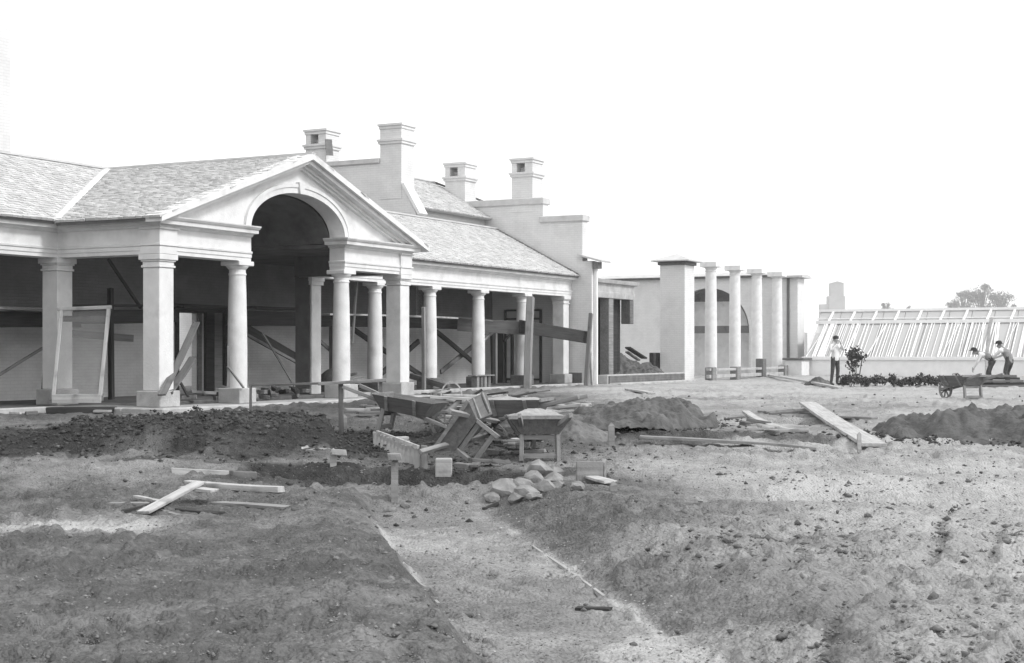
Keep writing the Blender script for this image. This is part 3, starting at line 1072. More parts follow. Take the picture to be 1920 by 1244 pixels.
# timber rails on blocks between the columns, steps of the court
TR = bthing('column_rail', 'low timber sill rail on blocks along the foot of the free-standing columns', 'rail', 40, 1.4, .35)
for z, h in ((.78, .10), (.50, .14)):
    timber('rail', (34.2, 1.35, z), (46.0, 1.35, z), .16, h, 'wood_light' if z > .6 else 'concrete', TR)
for a in (34.6, 37.6, 41.0, 44.2):
    MB().box(a - .22, a + .22, 1.2, 1.55, .2, .88 if a != 41.0 else 1.2).build('block', 'wood_grey' if a != 41.0 else 'wood_mid', TR, bevel=.02)
ST = bthing('court_step', 'two broad pale stone steps leading into the courtyard', 'steps', 28.5, 1.4, .3)
MB().box(24.7, 32.0, 1.0, 1.45, .1, .42).build('step', 'concrete', ST, bevel=.02)
MB().box(24.7, 32.0, 1.5, 1.9, .1, .70).build('step', 'concrete', ST, bevel=.02)
MB().box(24.75, 31.9, 1.451, 1.499, .1, .66).build('riser', 'dark_brick', ST)

# ------------------------------------------------------------------ greenhouse
GA = 45.8
GH = bthing('greenhouse', 'long low white greenhouse with sloping glazing bars on a whitewashed wall', 'greenhouse', GA, -6, .25)
B0, B1 = -15.5, .95
MB().box(GA, GA + .3, B0, B1, -.1, 1.12).build('base_wall', 'greenhouse_white', GH)
MB().box(GA - .10, GA + .34, B0, B1, 1.122, 1.27).build('sill', 'greenhouse_white', GH, bevel=.01)
GU, GZ = 2.2, 2.86                                         # run and height of the lower slope
MB().bar((GA + .1 + GU, B0, GZ + .05), (GA + .1 + GU, B1, GZ + .05), .14, .16).build('plate', 'greenhouse_white', GH)
MB().bar((GA + .1 + GU + .5, B0, GZ + .62), (GA + .1 + GU + .5, B1, GZ + .62), .12, .12).build('ridge', 'greenhouse_white', GH)
MB().bar((GA + .1 + GU + .15, B0, GZ + .22), (GA + .1 + GU + .15, B1, GZ + .22), .08, .06).build('vent_rail', 'greenhouse_white', GH)
b = B0 + .1
while b < B1:
    MB().bar((GA + .1 + GU, b, GZ + .1), (GA + .1 + GU + .5, b - .12, GZ + .6), .09, .07).build('vent_bar', 'greenhouse_white', GH)
    b += 1.05
b = B1 - .15
bars = []
while b > B0:
    bars.append(b)
    b -= random.choice((.09, .11, .13, .16, .2, .3, .1))
for i, b in enumerate(bars):
    tilt = random.choice((0, 0, 0, 0, .05, -.06, .25)) if i % 19 else -.45
    MB().bar((GA + .1, b, 1.28), (GA + .1 + GU, b + tilt, GZ), random.choice((.02, .03, .04, .05, .09)), .04).build('glazing_bar', 'greenhouse_white', GH)
b = B1 - .1
while b > B0 + .5:                                         # sheets of glass under the bars
    MB().add([(GA + .14, b, 1.24), (GA + .14, b - 1.0, 1.24), (GA + .1 + GU, b - 1.0, GZ - .04), (GA + .1 + GU, b, GZ - .04)], [(0, 1, 2, 3)]).build('pane', 'glass', GH)
    MB().add([(GA + .16 + GU, b, GZ + .1), (GA + .16 + GU, b - 1.0, GZ + .1), (GA + .62 + GU, b - 1.0, GZ + .58), (GA + .62 + GU, b, GZ + .58)], [(0, 1, 2, 3)]).build('pane', 'glass', GH)
    b -= 1.02
MB().box(GA + 5.0, GA + 5.3, B0, B1, -.1, 2.4).build('rear_wall', 'white_brick', GH)
MB().add([(GA + 2.85, B0, 3.4), (GA + 2.85, B1, 3.4), (GA + 5.3, B1, 2.4), (GA + 5.3, B0, 2.4)], [(0, 1, 2, 3)]).build('rear_roof', 'greenhouse_white', GH)
MB().box(GA + .3, GA + 5.0, B1 - .15, B1 - .02, -.1, 2.4).build('end_wall', 'white_brick', GH)
LB = bthing('low_wall_box', 'low white box-like wall with dark lid between the end pier and greenhouse', 'wall', 44.9, 1.2, .3)
MB().box(44.4, 45.6, .55, 1.35, .1, 1.12).build('wall', 'white_plaster', LB, bevel=.015)
MB().box(44.3, 45.7, .45, 1.45, 1.122, 1.22).build('lid', 'wood_mid', LB, bevel=.015)


# ------------------------------------------------------------------ scaffolding and barrow runs in the loggia
def tb(name, x0, y0, x1, y1, b, w, h, m, parent, z0=None, z1=None, roll=0.0):
    b0, b1 = b if isinstance(b, tuple) else (b, b)
    p, q = list(PB(x0, y0, b0)), list(PB(x1, y1, b1))
    if z0 is not None:
        p[2] = z0
    if z1 is not None:
        q[2] = z1
    return timber(name, p, q, w, h, m, parent, roll)


SA = bthing('scaffold', 'dark plank runway on posts behind the left corner pier of the portico', 'scaffold', 0, 4.2, BASE, group='barrow run scaffolds')
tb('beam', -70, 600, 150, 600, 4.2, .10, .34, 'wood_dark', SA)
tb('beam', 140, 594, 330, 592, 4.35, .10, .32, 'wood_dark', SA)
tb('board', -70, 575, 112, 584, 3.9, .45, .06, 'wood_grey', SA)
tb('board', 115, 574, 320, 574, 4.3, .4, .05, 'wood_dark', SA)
tb('brace', 96, 622, 250, 635, 4.5, .05, .16, 'wood_mid', SA)
tb('post', 207, 540, 209, 748, 4.15, .10, .12, 'wood_dark', SA, z1=BASE)
tb('post', 101, 588, 86, 750, 3.55, .14, .22, 'wood_mid', SA, z1=BASE)
tb('post', 116, 590, 99, 750, 3.75, .08, .10, 'wood_dark', SA, z1=BASE)
tb('brace', -20, 715, 80, 653, 4.0, .04, .06, 'wood_grey', SA)
tb('brace', 203, 486, 264, 578, 4.8, .05, .07, 'wood_dark', SA)

SB = bthing('scaffold', 'long dark plank runway with crossed braces behind the right portico columns', 'scaffold', 11, 4.4, BASE, group='barrow run scaffolds')
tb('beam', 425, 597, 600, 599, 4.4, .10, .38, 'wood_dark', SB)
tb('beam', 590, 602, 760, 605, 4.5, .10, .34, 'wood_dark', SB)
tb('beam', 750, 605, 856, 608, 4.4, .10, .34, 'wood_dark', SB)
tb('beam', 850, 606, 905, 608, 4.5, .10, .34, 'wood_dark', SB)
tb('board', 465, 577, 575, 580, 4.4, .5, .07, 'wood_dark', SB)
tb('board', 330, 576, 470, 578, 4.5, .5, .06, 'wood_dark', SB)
tb('board', 610, 590, 852, 597, 3.6, .30, .05, 'wood_light', SB)
tb('brace', 455, 612, 585, 688, (4.5, 4.9), .08, .22, 'wood_dark', SB)
tb('brace', 463, 628, 560, 682, (4.3, 4.7), .06, .08, 'wood_mid', SB)
tb('pole', 492, 625, 556, 710, (4.1, 3.8), .04, .05, 'wood_grey', SB, z1=.5)
tb('pole', 670, 522, 661, 645, 3.5, .05, .07, 'wood_light', SB)
tb('brace', 663, 618, 812, 742, 4.9, .07, .15, 'wood_dark', SB, z1=.5)
tb('brace', 716, 700, 785, 640, 4.7, .07, .16, 'wood_dark', SB)
tb('brace', 818, 622, 892, 684, 4.7, .07, .15, 'wood_dark', SB)
tb('brace', 826, 698, 898, 640, 4.8, .07, .15, 'wood_mid', SB)
tb('post', 794, 576, 795, 712, 2.2, .09, .10, 'wood_grey', SB, z1=BASE)
tb('post', 622, 600, 622, 715, 4.5, .12, .12, 'wood_mid', SB, z1=BASE)
tb('brace', 600, 640, 632, 668, 4.6, .06, .1, 'wood_grey', SB)
tb('brace', 770, 705, 842, 742, (3.2, 1.6), .1, .16, 'wood_mid', SB, z1=.5)

SC = bthing('scaffold', 'heavy sloping timber running out past the last wing columns to the stepped wall', 'scaffold', 20.5, 2.4, BASE, group='barrow run scaffolds')
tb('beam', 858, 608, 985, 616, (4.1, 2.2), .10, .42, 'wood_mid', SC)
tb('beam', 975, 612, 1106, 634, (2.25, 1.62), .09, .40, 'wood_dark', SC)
tb('board', 860, 596, 965, 606, (4.1, 2.6), .4, .05, 'wood_grey', SC)
tb('post', 995, 557, 989, 726, (1.98, 1.85), .22, .26, 'wood_grey', SC, z1=.2)
tb('post', 1108, 588, 1098, 722, (1.5, 1.35), .12, .16, 'wood_mid', SC, z1=.2)
tb('post', 1105, 640, 1111, 720, (1.6, 1.6), .08, .10, 'wood_light', SC, z1=.2)
tb('post', 928, 622, 928, 716, 4.2, .12, .14, 'wood_grey', SC, z1=BASE)
tb('panel', 931, 618, 933, 716, 4.9, .5, .06, 'wood_dark', SC, z1=BASE, roll=1.57)
tb('post', 960, 625, 960, 716, 4.6, .10, .10, 'wood_dark', SC, z1=BASE)
tb('brace', 945, 640, 962, 622, 4.5, .05, .08, 'wood_dark', SC)
tb('brace', 905, 640, 925, 622, 4.0, .06, .09, 'wood_grey', SC)


# ------------------------------------------------------------------ loose timber (ends given on the ground of the photograph)
def plank(label, p, q, w, h, m, lift0=0.0, lift1=0.0, group=None, name='plank', roll=0.0, cat='plank'):
    p, q = Vector(p), Vector(q)
    p.z += lift0 + h / 2 - .012
    q.z += lift1 + h / 2 - .012
    o = timber(name, p, q, w, h, m, None, roll, warp=2.0)
    return tag(o, label, cat, group)


GP = 'loose boards lying about the site'
plank('weathered board leaning on the base of the left corner pier, the longer of two', L(*PB(303, 742, -.30)), L(*PB(368, 606, .9)), .15, .04, 'wood_mid', group='boards leaning at the pier')
plank('short board leaning below the longer one beside the left corner pier', L(*PB(316, 739, -.05)), L(*PB(362, 672, 1.2)), .16, .05, 'wood_mid', group='boards leaning at the pier')
plank('thin dark lath leaning at the foot of the left corner pier', L(*PB(353, 745, .3)), L(*PB(334, 712, .6)), .05, .04, 'wood_dark', group='boards leaning at the pier')
plank('thin lath leaning against the first round column of the portico', L(*PB(457, 728, -.12)), L(*PB(427, 688, -.05)), .05, .03, 'wood_grey', group='boards leaning at the column')
plank('upright lath standing against the first round column of the portico', L(*PB(428, 727, -.02)), L(*PB(429, 650, -.02)), .06, .03, 'wood_grey', group='boards leaning at the column')
plank('dark board lying on the floor behind the left corner pier', L(*PB(352, 736, 1.2)), L(*PB(410, 741, 1.4)), .2, .06, 'wood_grey', group=GP)
plank('pale board lying on the kerb below the first round column', at(362, 765), at(470, 772), .16, .03, 'wood_light', group=GP)

# two form boards on edge, left of the dark bank
F1 = at(330, 893)
plank('pale form board standing on edge, the upper of two left of the dug bank', at(322, 890), at(480, 898), .05, .09, 'wood_light', group='form boards on edge')
plank('short dark-ended block closing the upper form board', at(432, 897), at(478, 899), .12, .10, 'wood_mid', name='wood_block', cat='block')
plank('thick pale timber, the lower of two parallel form boards left of the dug bank', at(349, 913), at(529, 922), .11, .065, 'wood_light', lift0=.02, lift1=.0, group='form boards on edge')
# heap of boards on the pale strip
plank('widest bright board lying across the top of the board pile on the left', at(268, 966), at(372, 936), .12, .03, 'wood_light', .02, .16, group='board pile on the left')
plank('bright short board under the top board of the left pile', at(342, 938), at(402, 940), .18, .03, 'wood_light', .12, .10, group='board pile on the left')
plank('dark board jutting right under the left board pile', at(338, 958), at(412, 966), .14, .04, 'wood_dark', .0, .0, group='board pile on the left')
plank('narrow board at the left end of the left board pile', at(203, 950), at(300, 952), .10, .03, 'wood_grey', .02, .03, group='board pile on the left')
plank('crooked dark stick at the left end of the board pile', at(230, 962), at(300, 953), .05, .04, 'wood_dark', .0, .04, group='board pile on the left')
plank('thin pale lath crossing the left board pile', at(255, 937), at(312, 952), .06, .025, 'wood_light', .03, .04, group='board pile on the left')
plank('thin grey lath sticking out below the left board pile', at(295, 955), at(335, 968), .05, .03, 'wood_grey', .0, .0, group='board pile on the left')
plank('long grey board lying flat right of the left board pile', at(408, 946), at(538, 955), .16, .03, 'wood_grey', .01, .01, group='board pile on the left')
plank('short sliver of pale wood in front of the long grey board', at(478, 957), at(500, 958), .05, .02, 'wood_light', group='board pile on the left')
# boards on the dark bank
plank('pale board bent down over the crest of the dark bank', at(508, 783), at(545, 788), .14, .03, 'wood_light', .03, .03, group='boards on the dark bank')
plank('pale board sloping down the right face of the dark bank', at(545, 788), at(572, 815), .10, .03, 'wood_light', .03, .02, group='boards on the dark bank')
plank('lower grey board half buried in the bank above the crosspiece stake', at(580, 820), at(612, 846), .16, .03, 'wood_grey', .02, .02, group='boards on the dark bank')
plank('thin grey lath lying level on the bank behind the pale boards', at(470, 795), at(540, 794), .06, .03, 'wood_grey', .02, .02, group='boards on the dark bank')


def stake(label, x, ybase, ytop, w, m='wood_grey', cross=None, group='survey stakes', lean=0.0):
    b = at(x, ybase)
    h = (ybase - ytop) / FPX * b.y
    T = Thing('stake', label, 'stake', b, 0.1, group=group)
    q = MB()
    q.add([(-w / 2, -w / 3, -.15), (w / 2, -w / 3, -.15), (w / 2, w / 3, -.15), (-w / 2, w / 3, -.15), (-w / 2 + lean, -w / 3, h - w * .7), (w / 2 + lean, -w / 3, h - w * .5), (w / 2 + lean, w / 3, h - w * .5), (-w / 2 + lean, w / 3, h - w * .7), (lean, 0, h)],
          [(3, 2, 1, 0), (0, 1, 5, 4), (1, 2, 6, 5), (2, 3, 7, 6), (3, 0, 4, 7), (4, 5, 8), (5, 6, 8), (6, 7, 8), (7, 4, 8)])
    q.build('post', m, T)
    if cross:
        x0, y0, x1, y1, cw, ch = cross
        p = Vector(((x0 - x) / FPX * b.y, -.06, (ybase - y0) / FPX * b.y))
        r = Vector(((x1 - x) / FPX * b.y, -.06, (ybase - y1) / FPX * b.y))
        timber('crosspiece', p, r, cw, ch, m, T)
    return T


stake('slim stake with short flat crosspiece in front of the picket row', 740, 944, 858, .075, 'wood_grey', (726, 856, 752, 856, .12, .07))
stake('stake with nailed crosspiece at the cut end of the dark bank', 625, 876, 840, .08, 'wood_pale', (622, 847, 650, 849, .05, .07))
stake('stubby pointed stake at the foot of the tall rail post', 645, 815, 777, .09, 'wood_pale')
stake('pointed weathered stake left of the middle earth heap', 1146, 836, 792, .085, 'wood_grey')
stake('thin stake beside the lower end of the wide gang plank', 1611, 852, 810, .05, 'wood_pale')
stake('short broken stake right of the white-topped board box', 1150, 922, 902, .08, 'wood_grey')

# batter rail on a tall post in front of the portico
bp = at(637, 816)
T = Thing('batter_rail', 'tall post carrying a long thin level rail in front of the portico', 'post', bp, 0)


def rel(px, py, Y=None):
    return over(px, py, Y or bp.y) - bp


timber('post', rel(640, 820), rel(639, 716), .07, .07, 'wood_mid', T)
timber('rail', rel(466, 722, bp.y + .6), rel(600, 719, bp.y + .1), .04, .035, 'wood_mid', T)
timber('rail', rel(596, 720, bp.y - .08), rel(724, 713, bp.y - .05), .08, .05, 'wood_grey', T)
timber('post', rel(470, 723, bp.y + .58), rel(470, 790, bp.y + .58), .04, .04, 'wood_mid', T)
timber('post', rel(714, 715, bp.y - .02), rel(716, 790, bp.y - .02), .05, .05, 'wood_mid', T)

# row of pickets holding the right side of the ditch
p0, p1 = at(705, 832), at(782, 886)
T = Thing('picket_row', 'row of pale pickets under a sloping top rail holding the ditch side', 'fence', p0, 0)
N = 12
for i in range(N):
    t = i / (N - 1)
    q = p0.lerp(p1, t) - p0
    hgt = .16 + .05 * t + random.uniform(-.02, .02)
    timber('picket', q + Vector((random.uniform(-.01, .01), 0, -.12)), q + Vector((0, 0, hgt)), random.uniform(.07, .10), .03, 'wood_pale', T)
timber('top_rail', Vector((.02, -.05, .17)), p1 - p0 + Vector((.02, -.05, .22)), .03, .05, 'wood_light', T)
timber('end_post', p1 - p0 + Vector((.09, -.02, -.1)), p1 - p0 + Vector((.09, -.02, .25)), .08, .08, 'wood_grey', T)
plank('pale round-edged board lying just behind the picket row', at(722, 828), at(765, 826), .12, .06, 'wood_light', .01, .01, group=GP)
plank('short pale board resting beside the middle of the picket row', at(722, 842), at(766, 838), .10, .04, 'wood_light', .02, .06, group=GP)
T = tag(MB().box(-.10, .10, -.05, .06, -.08, .15).build('wood_block', 'wood_pale', None, bevel=.012), 'upright pale block of wood in front of the tipped wheelbarrow', 'block')
T.location = at(832, 884)

# board box by the stones
bb = at(1080, 905)
T = Thing('board_box', 'open board box with one bright flat board right of the stone pile', 'box', bb, 0)
timber('side', (0, 0, .10), (.30, .05, .10), .04, .26, 'wood_grey', T)
timber('side', (.30, .05, .10), (.36, .6, .10), .04, .24, 'wood_grey', T)
plank('bright flat board tilted against the board box', at(1108, 905), at(1146, 914), .16, .03, 'wood_light', .06, .05, group=GP)

# right hand side
plank('wide bright gang plank bridging the pit before the right earth heap', at(1514, 795), at(1640, 848), .32, .05, 'wood_light', .16, .08, name='gang_plank', group='gang planks at the pits')
plank('narrow board sloping along the left edge of the right pit', at(1398, 778), at(1478, 825), .14, .04, 'wood_light', .05, .02, group='gang planks at the pits')
plank('short grey board lying above the right pit', at(1428, 776), at(1480, 793), .18, .04, 'wood_grey', .03, .03, group='gang planks at the pits')
plank('thin board lying beyond the right pit against the heap', at(1575, 787), at(1640, 790), .16, .04, 'wood_grey', .04, .04, group='gang planks at the pits')
plank('small bright offcut beside the gang plank', at(1610, 826), at(1640, 826), .08, .03, 'wood_light', .03, .03, group='gang planks at the pits')
plank('long flat edge board along the narrow trench before the middle heap', at(1200, 832), at(1410, 839), .16, .04, 'wood_grey', .08, .05, group='trench edge boards')
plank('thin tapered board at the right end of the narrow trench', at(1400, 839), at(1530, 845), .12, .035, 'wood_grey', .06, .02, group='trench edge boards')
plank('long pale pole lying from the column rail towards the man in a white shirt', L(41, 1.0, .45), at(1575, 731), .16, .07, 'wood_light', .0, .02, name='pole', cat='pole')
plank('pale short board lying left of the middle earth heap top', at(1178, 735), at(1222, 741), .2, .05, 'wood_light', .05, .03, group=GP)
plank('two-by-four lying on the earth left of the middle heap, upper one', at(1030, 797), at(1092, 786), .12, .06, 'wood_grey', .03, .05, group=GP)
plank('two-by-four lying on the earth left of the middle heap, lower one', at(1040, 806), at(1098, 792), .12, .06, 'wood_grey', .02, .04, group=GP)
plank('dark stick lying in the hollow below the stone pile', at(905, 958), at(935, 948), .04, .03, 'wood_dark', .01, .02, group=GP)
plank('short dark lath lying across the left edge of the sunken path', at(836, 1152), at(890, 1155), .03, .02, 'wood_mid', .01, .01, group='laths on the path')
plank('dark board lying on the right side of the sunken path', at(1078, 1146), at(1145, 1148), .07, .03, 'wood_dark', .01, .01, group='laths on the path')
plank('long dark lath bent along the ditch right of the portico kerb', at(900, 772), at(960, 760), .06, .04, 'wood_grey', .04, .04, group=GP)
plank('pale slab of wood lying before the fourth wing column', at(868, 752), at(930, 745), .35, .05, 'wood_light', .03, .05, group=GP)

plank('thin pale edging lath let into the right edge of the sunken path', at(984, 1013), at(1152, 1131), .025, .04, 'wood_pale', -.03, -.025, name='edging_lath', cat='lath')
plank('thin pale edging lath along the left edge of the sunken path', at(722, 1003), at(832, 1140), .02, .03, 'wood_pale', -.02, -.022, name='edging_lath', cat='lath')


def debris(label, spots, n_, seed, lmin=.3, lmax=1.3, tilt=.06):
    rr = random.Random(seed)
    c = at(*spots[0])
    T = Thing('debris_pile', label, 'debris', c, 0, group='heaps of broken boards and rubble')
    for i in range(n_):
        x, y = spots[i % len(spots)]
        p = at(x + rr.uniform(-26, 26), y + rr.uniform(-7, 7))
        ln = rr.uniform(lmin, lmax) * rr.uniform(.6, 1)
        t = rr.choice((rr.uniform(-.5, .5), rr.uniform(-.5, .5), rr.uniform(0, 3.1)))
        q = Vector((p.x + ln * math.cos(t), p.y + ln * math.sin(t) * .8, 0))
        q.z = gz(q.x, q.y) + rr.choice((.02, .03, .05, tilt, tilt))
        p.z += rr.uniform(.02, .1)
        timber('board', p - c, q - c, rr.uniform(.05, .2), rr.uniform(.025, .05), rr.choice(('wood_mid', 'wood_mid', 'wood_grey', 'wood_dark', 'wood_pale', 'wood_light')), T)
    for i in range(n_ // 3):
        x, y = spots[i % len(spots)]
        p = at(x + rr.uniform(-30, 30), y + rr.uniform(-8, 8)) - c
        t = rr.uniform(0, 3)
        timber('brick', p + Vector((0, 0, .04)), p + Vector((.21 * math.cos(t), .21 * math.sin(t), .05)), .10, .065, rr.choice(('dark_brick', 'stone')), T)


debris('tangle of broken boards between the first wheelbarrow and the mortar board', [(850, 782), (880, 770), (830, 760), (900, 790), (815, 748), (870, 756)], 38, 1, tilt=.22)
debris('scattered boards and rubble behind the mortar-heaped wheelbarrow', [(960, 770), (1000, 778), (1030, 768), (930, 760), (990, 792), (1050, 780), (960, 750)], 40, 2, tilt=.18)
debris('low spread of boards and clods right of the mortar-heaped wheelbarrow', [(1080, 800), (1100, 780), (1060, 812), (1075, 765)], 16, 3, .2, .9)
debris('broken boards lying under the batter rail by the portico kerb', [(690, 772), (720, 762), (660, 778), (740, 768)], 7, 4, .3, 1.0)
debris('splintered offcuts lying round the tipped wheelbarrow', [(950, 850), (930, 835), (900, 884), (960, 832)], 14, 5, .15, .6)
debris('offcuts and brickbats strewn along the kerb left of the corner pier', [(230, 778), (40, 772), (260, 790)], 10, 6, .15, .5)
debris('boards and offcuts strewn before the pit at the foot of the right heap', [(1400, 800), (1440, 812), (1350, 790), (1480, 800)], 14, 7, .2, .8)

# ------------------------------------------------------------------ sand screen leaning at the left
sc = at(150, 776)
T = Thing('sand_screen', 'tall framed sand screen of wire mesh standing before the left wing', 'screen', sc, 0)


def sr(px, py, dy=0.0):
    return over(px, py, sc.y + dy) - sc


timber('frame_rail', sr(100, 745, .25), sr(116, 580, .75), .07, .06, 'wood_light', T)
timber('frame_rail', sr(188, 743, .25), sr(204, 577, .75), .07, .06, 'wood_light', T)
timber('frame_rail', sr(108, 580, .74), sr(209, 576, .74), .06, .07, 'wood_light', T)
timber('bottom_board', sr(98, 748, .22), sr(190, 748, .22), .05, .17, 'wood_light', T)
timber('cross_rail', sr(113, 598, .73), sr(203, 598, .73), .03, .12, 'wood_mid', T)
q = MB()
q.add([sr(102, 742, .262), sr(188, 742, .262), sr(203, 580, .752), sr(116, 583, .752)], [(0, 1, 2, 3)])
q.build('wire_mesh', 'wire_mesh', T)
timber('foot', sr(94, 752, .3), sr(97, 738, .3), .06, .06, 'wood_grey', T)
timber('foot', sr(190, 752, .3), sr(192, 738, .3), .06, .06, 'wood_grey', T)
q = MB()
w0, w1 = sr(88, 777)[0], sr(212, 777)[0]
q.prism([(w0 + .04, -.10), (w1 - .04, -.10), (w1, .12), (w0, .12)], 1, -.12, .38)
q2 = q.build('trough', 'wood_dark', None, bevel=.02)  # plain dark box filling the black gap below the screen
tag(q2, 'black low box under the sand screen', 'trough')
q2.location = sc

# ------------------------------------------------------------------ wheelbarrows
def make_barrow(label, load=None, group='wheelbarrows on the site', tray_m='wood_mid', small=False):
    T = Thing('wheelbarrow', label, 'wheelbarrow', (0, 0, 0), 0, group=group)
    q = MB()
    bt = [(-.36, -.24, .34), (.36, -.22, .30), (.36, .22, .30), (-.36, .24, .34)]
    tp = [(-.46, -.40, .56), (.52, -.36, .55), (.52, .36, .55), (-.46, .40, .56)]
    ins = lambda ps, k: [(x * k, y * (k - .02), z) for x, y, z in ps]
    q.add(bt + tp, [(3, 2, 1, 0), (0, 1, 5, 4), (1, 2, 6, 5), (2, 3, 7, 6), (3, 0, 4, 7)])
    bi, ti = [(x, y, z + .025) for x, y, z in ins(bt, .95)], ins(tp, .95)
    q.add(bi + ti, [(0, 1, 2, 3), (4, 5, 1, 0), (5, 6, 2, 1), (6, 7, 3, 2), (7, 4, 0, 3)])
    q.add(tp + ti, [(0, 1, 5, 4), (1, 2, 6, 5), (2, 3, 7, 6), (3, 0, 4, 7)])
    tr = q.build('tray', tray_m, T, fixn=False)
    MB().bar((-.468, -.40, .555), (-.468, .40, .555), .03, .045).build('rim_batten', 'wood_grey', tr)
    for s in (-1, 1):
        for x in (-.25, .22):
            MB().bar((x, s * .255, .33), (x + .02, s * .395, .555), .05, .02, up=(0, s, 0)).build('batten', 'wood_grey', tr)
        timber('handle', (-1.0, .31 * s, .60), (.70, .09 * s, .21), .05, .055, 'wood_grey', T, warp=.3)
        timber('leg', (-.36, .23 * s, 0), (-.30, .22 * s, .50), .05, .065, 'wood_grey', T, warp=.3)
    timber('crossbar', (-.345, -.22, .07), (-.345, .22, .07), .04, .06, 'wood_grey', T, warp=.2)
    timber('crossbar', (-.31, -.22, .30), (-.31, .22, .30), .04, .06, 'wood_grey', T, warp=.2)
    w = MB()
    n_ = 26
    for r, yy in ((.225, -.025), (.225, .025), (.19, .025), (.19, -.025)):
        for i in range(n_):
            t = 2 * math.pi * i / n_
            w.v.append((.64 + r * math.cos(t), yy, .225 + r * math.sin(t)))
    for j in range(4):
        for i in range(n_):
            k = (i + 1) % n_
            w.f.append((j * n_ + i, j * n_ + k, ((j + 1) % 4) * n_ + k, ((j + 1) % 4) * n_ + i))
    wh = w.build('wheel', 'wood_grey', T)
    hb = MB()
    hb.bar((.64, -.11, .225), (.64, .11, .225), .07, .07)
    hb.build('hub', 'iron', wh)
    for i in range(8):
        t = 2 * math.pi * i / 8 + .2
        MB().bar((.64, 0, .225), (.64 + .2 * math.cos(t), 0, .225 + .2 * math.sin(t)), .022, .03, up=(0, 1, 0)).build('spoke', 'wood_grey', wh)
    if load:
        m = MB()
        nu, nv = 18, 14
        for i in range(nu + 1):
            for j in range(nv + 1):
                u, v_ = i / nu * 2 - 1, j / nv * 2 - 1
                x, y = u * .47 + .03, v_ * .36
                e = max(abs(u), abs(v_))
                z = .53 + load * (1 - e ** 2) * (1 + .3 * math.sin(5 * u + 3 * v_)) + random.uniform(-.012, .012)
                m.v.append((x, y, z))
        for i in range(nu):
            for j in range(nv):
                k = i * (nv + 1) + j
                m.f.append((k, k + nv + 1, k + nv + 2, k + 1))
        m.build('load', 'mortar', T, smooth=True)
    return T


bA = make_barrow('dark wooden wheelbarrow seen side-on, handles to the left, nearest the portico kerb')
bA.o.location = at(760, 818) + Vector((0, 0, .04))
bA.o.rotation_euler = (0, .13, -.34)
bB = make_barrow('empty wheelbarrow tipped over on its side in front of the others')
f_, u_ = Vector((.22, .96, .12)).normalized(), Vector((-.80, .1, .60))
l_ = u_.cross(f_).normalized()
u_ = f_.cross(l_)
bB.o.matrix_world = Matrix.Translation(at(912, 872) + Vector((.10, .30, .20))) @ Matrix((f_, l_, u_)).transposed().to_4x4()
bC = make_barrow('wheelbarrow heaped with pale mortar seen end-on, legs towards the viewer', load=.09)
cpos = at(1008, 866)
bC.o.location = cpos + Vector((0, .36, 0))
bC.o.rotation_euler = (0, 0, math.pi / 2 + .08)
bC.o.scale = (1, 1, 1)
bD = make_barrow('wheelbarrow with its wheel to the left standing behind the mortar-heaped one', load=.05)
bD.o.location = at(965, 822)
bD.o.rotation_euler = (0, 0, math.pi - .25)
bE = make_barrow('small far wheelbarrow standing in front of the greenhouse flower bed')
bE.o.location = at(1806, 750)
bE.o.rotation_euler = (0, 0, math.pi * .62)

plank('wide pale board lying across the barrow with its wheel to the left', over(886, 768, bD.o.location.y), over(930, 778, bD.o.location.y), .22, .03, 'wood_light', group=GP)
# mortar trough with hoop behind the first barrow
mp_ = at(862, 772)
T = Thing('mortar_trough', 'long pale mortar board on blocks with an iron hoop standing over it', 'trough', mp_, 0)
timber('board', (-.56, 0, .28), (.62, .05, .22), .45, .05, 'wood_light', T)
timber('board', (-.35, .2, .31), (.35, .3, .29), .25, .04, 'wood_light', T)
timber('prop', (.02, -.1, .24), (-.25, -.2, -.02), .08, .08, 'wood_grey', T)
timber('prop', (.40, 0, .2), (.40, 0, -.05), .1, .1, 'wood_dark', T)
hq = MB()
for i in range(12):
    t0, t1 = math.pi * i / 12, math.pi * (i + 1) / 12
    hq.bar((-.16 - .20 * math.cos(t0), .05, .30 + .26 * math.sin(t0)), (-.16 - .20 * math.cos(t1), .05, .30 + .26 * math.sin(t1)), .025, .025, up=(0, 1, 0))
hq.build('hoop', 'wood_light', T)


# ------------------------------------------------------------------ stones
def rock_mesh(r, seed, m='stone', flat=.75):
    import bmesh
    rr = random.Random(seed)
    bm = bmesh.new()
    bmesh.ops.create_icosphere(bm, subdivisions=2, radius=1)
    cuts = [(Vector((rr.uniform(-1, 1), rr.uniform(-1, 1), rr.uniform(-1, 1))).normalized(), rr.uniform(.48, .82)) for _ in range(12)]
    for v in bm.verts:
        p = v.co.copy()
        for n_, d_ in cuts:
            e = p.dot(n_) - d_
            if e > 0:
                p -= n_ * e
        p *= 1 + rr.uniform(-.03, .03)
        v.co = Vector((p.x * r * rr_x, p.y * r, p.z * r * flat)) if False else Vector((p.x * r * 1.15, p.y * r, p.z * r * flat))
    me = bpy.data.meshes.new('stone')
    bm.to_mesh(me)
    bm.free()
    me.materials.append(MATS[m])
    return me


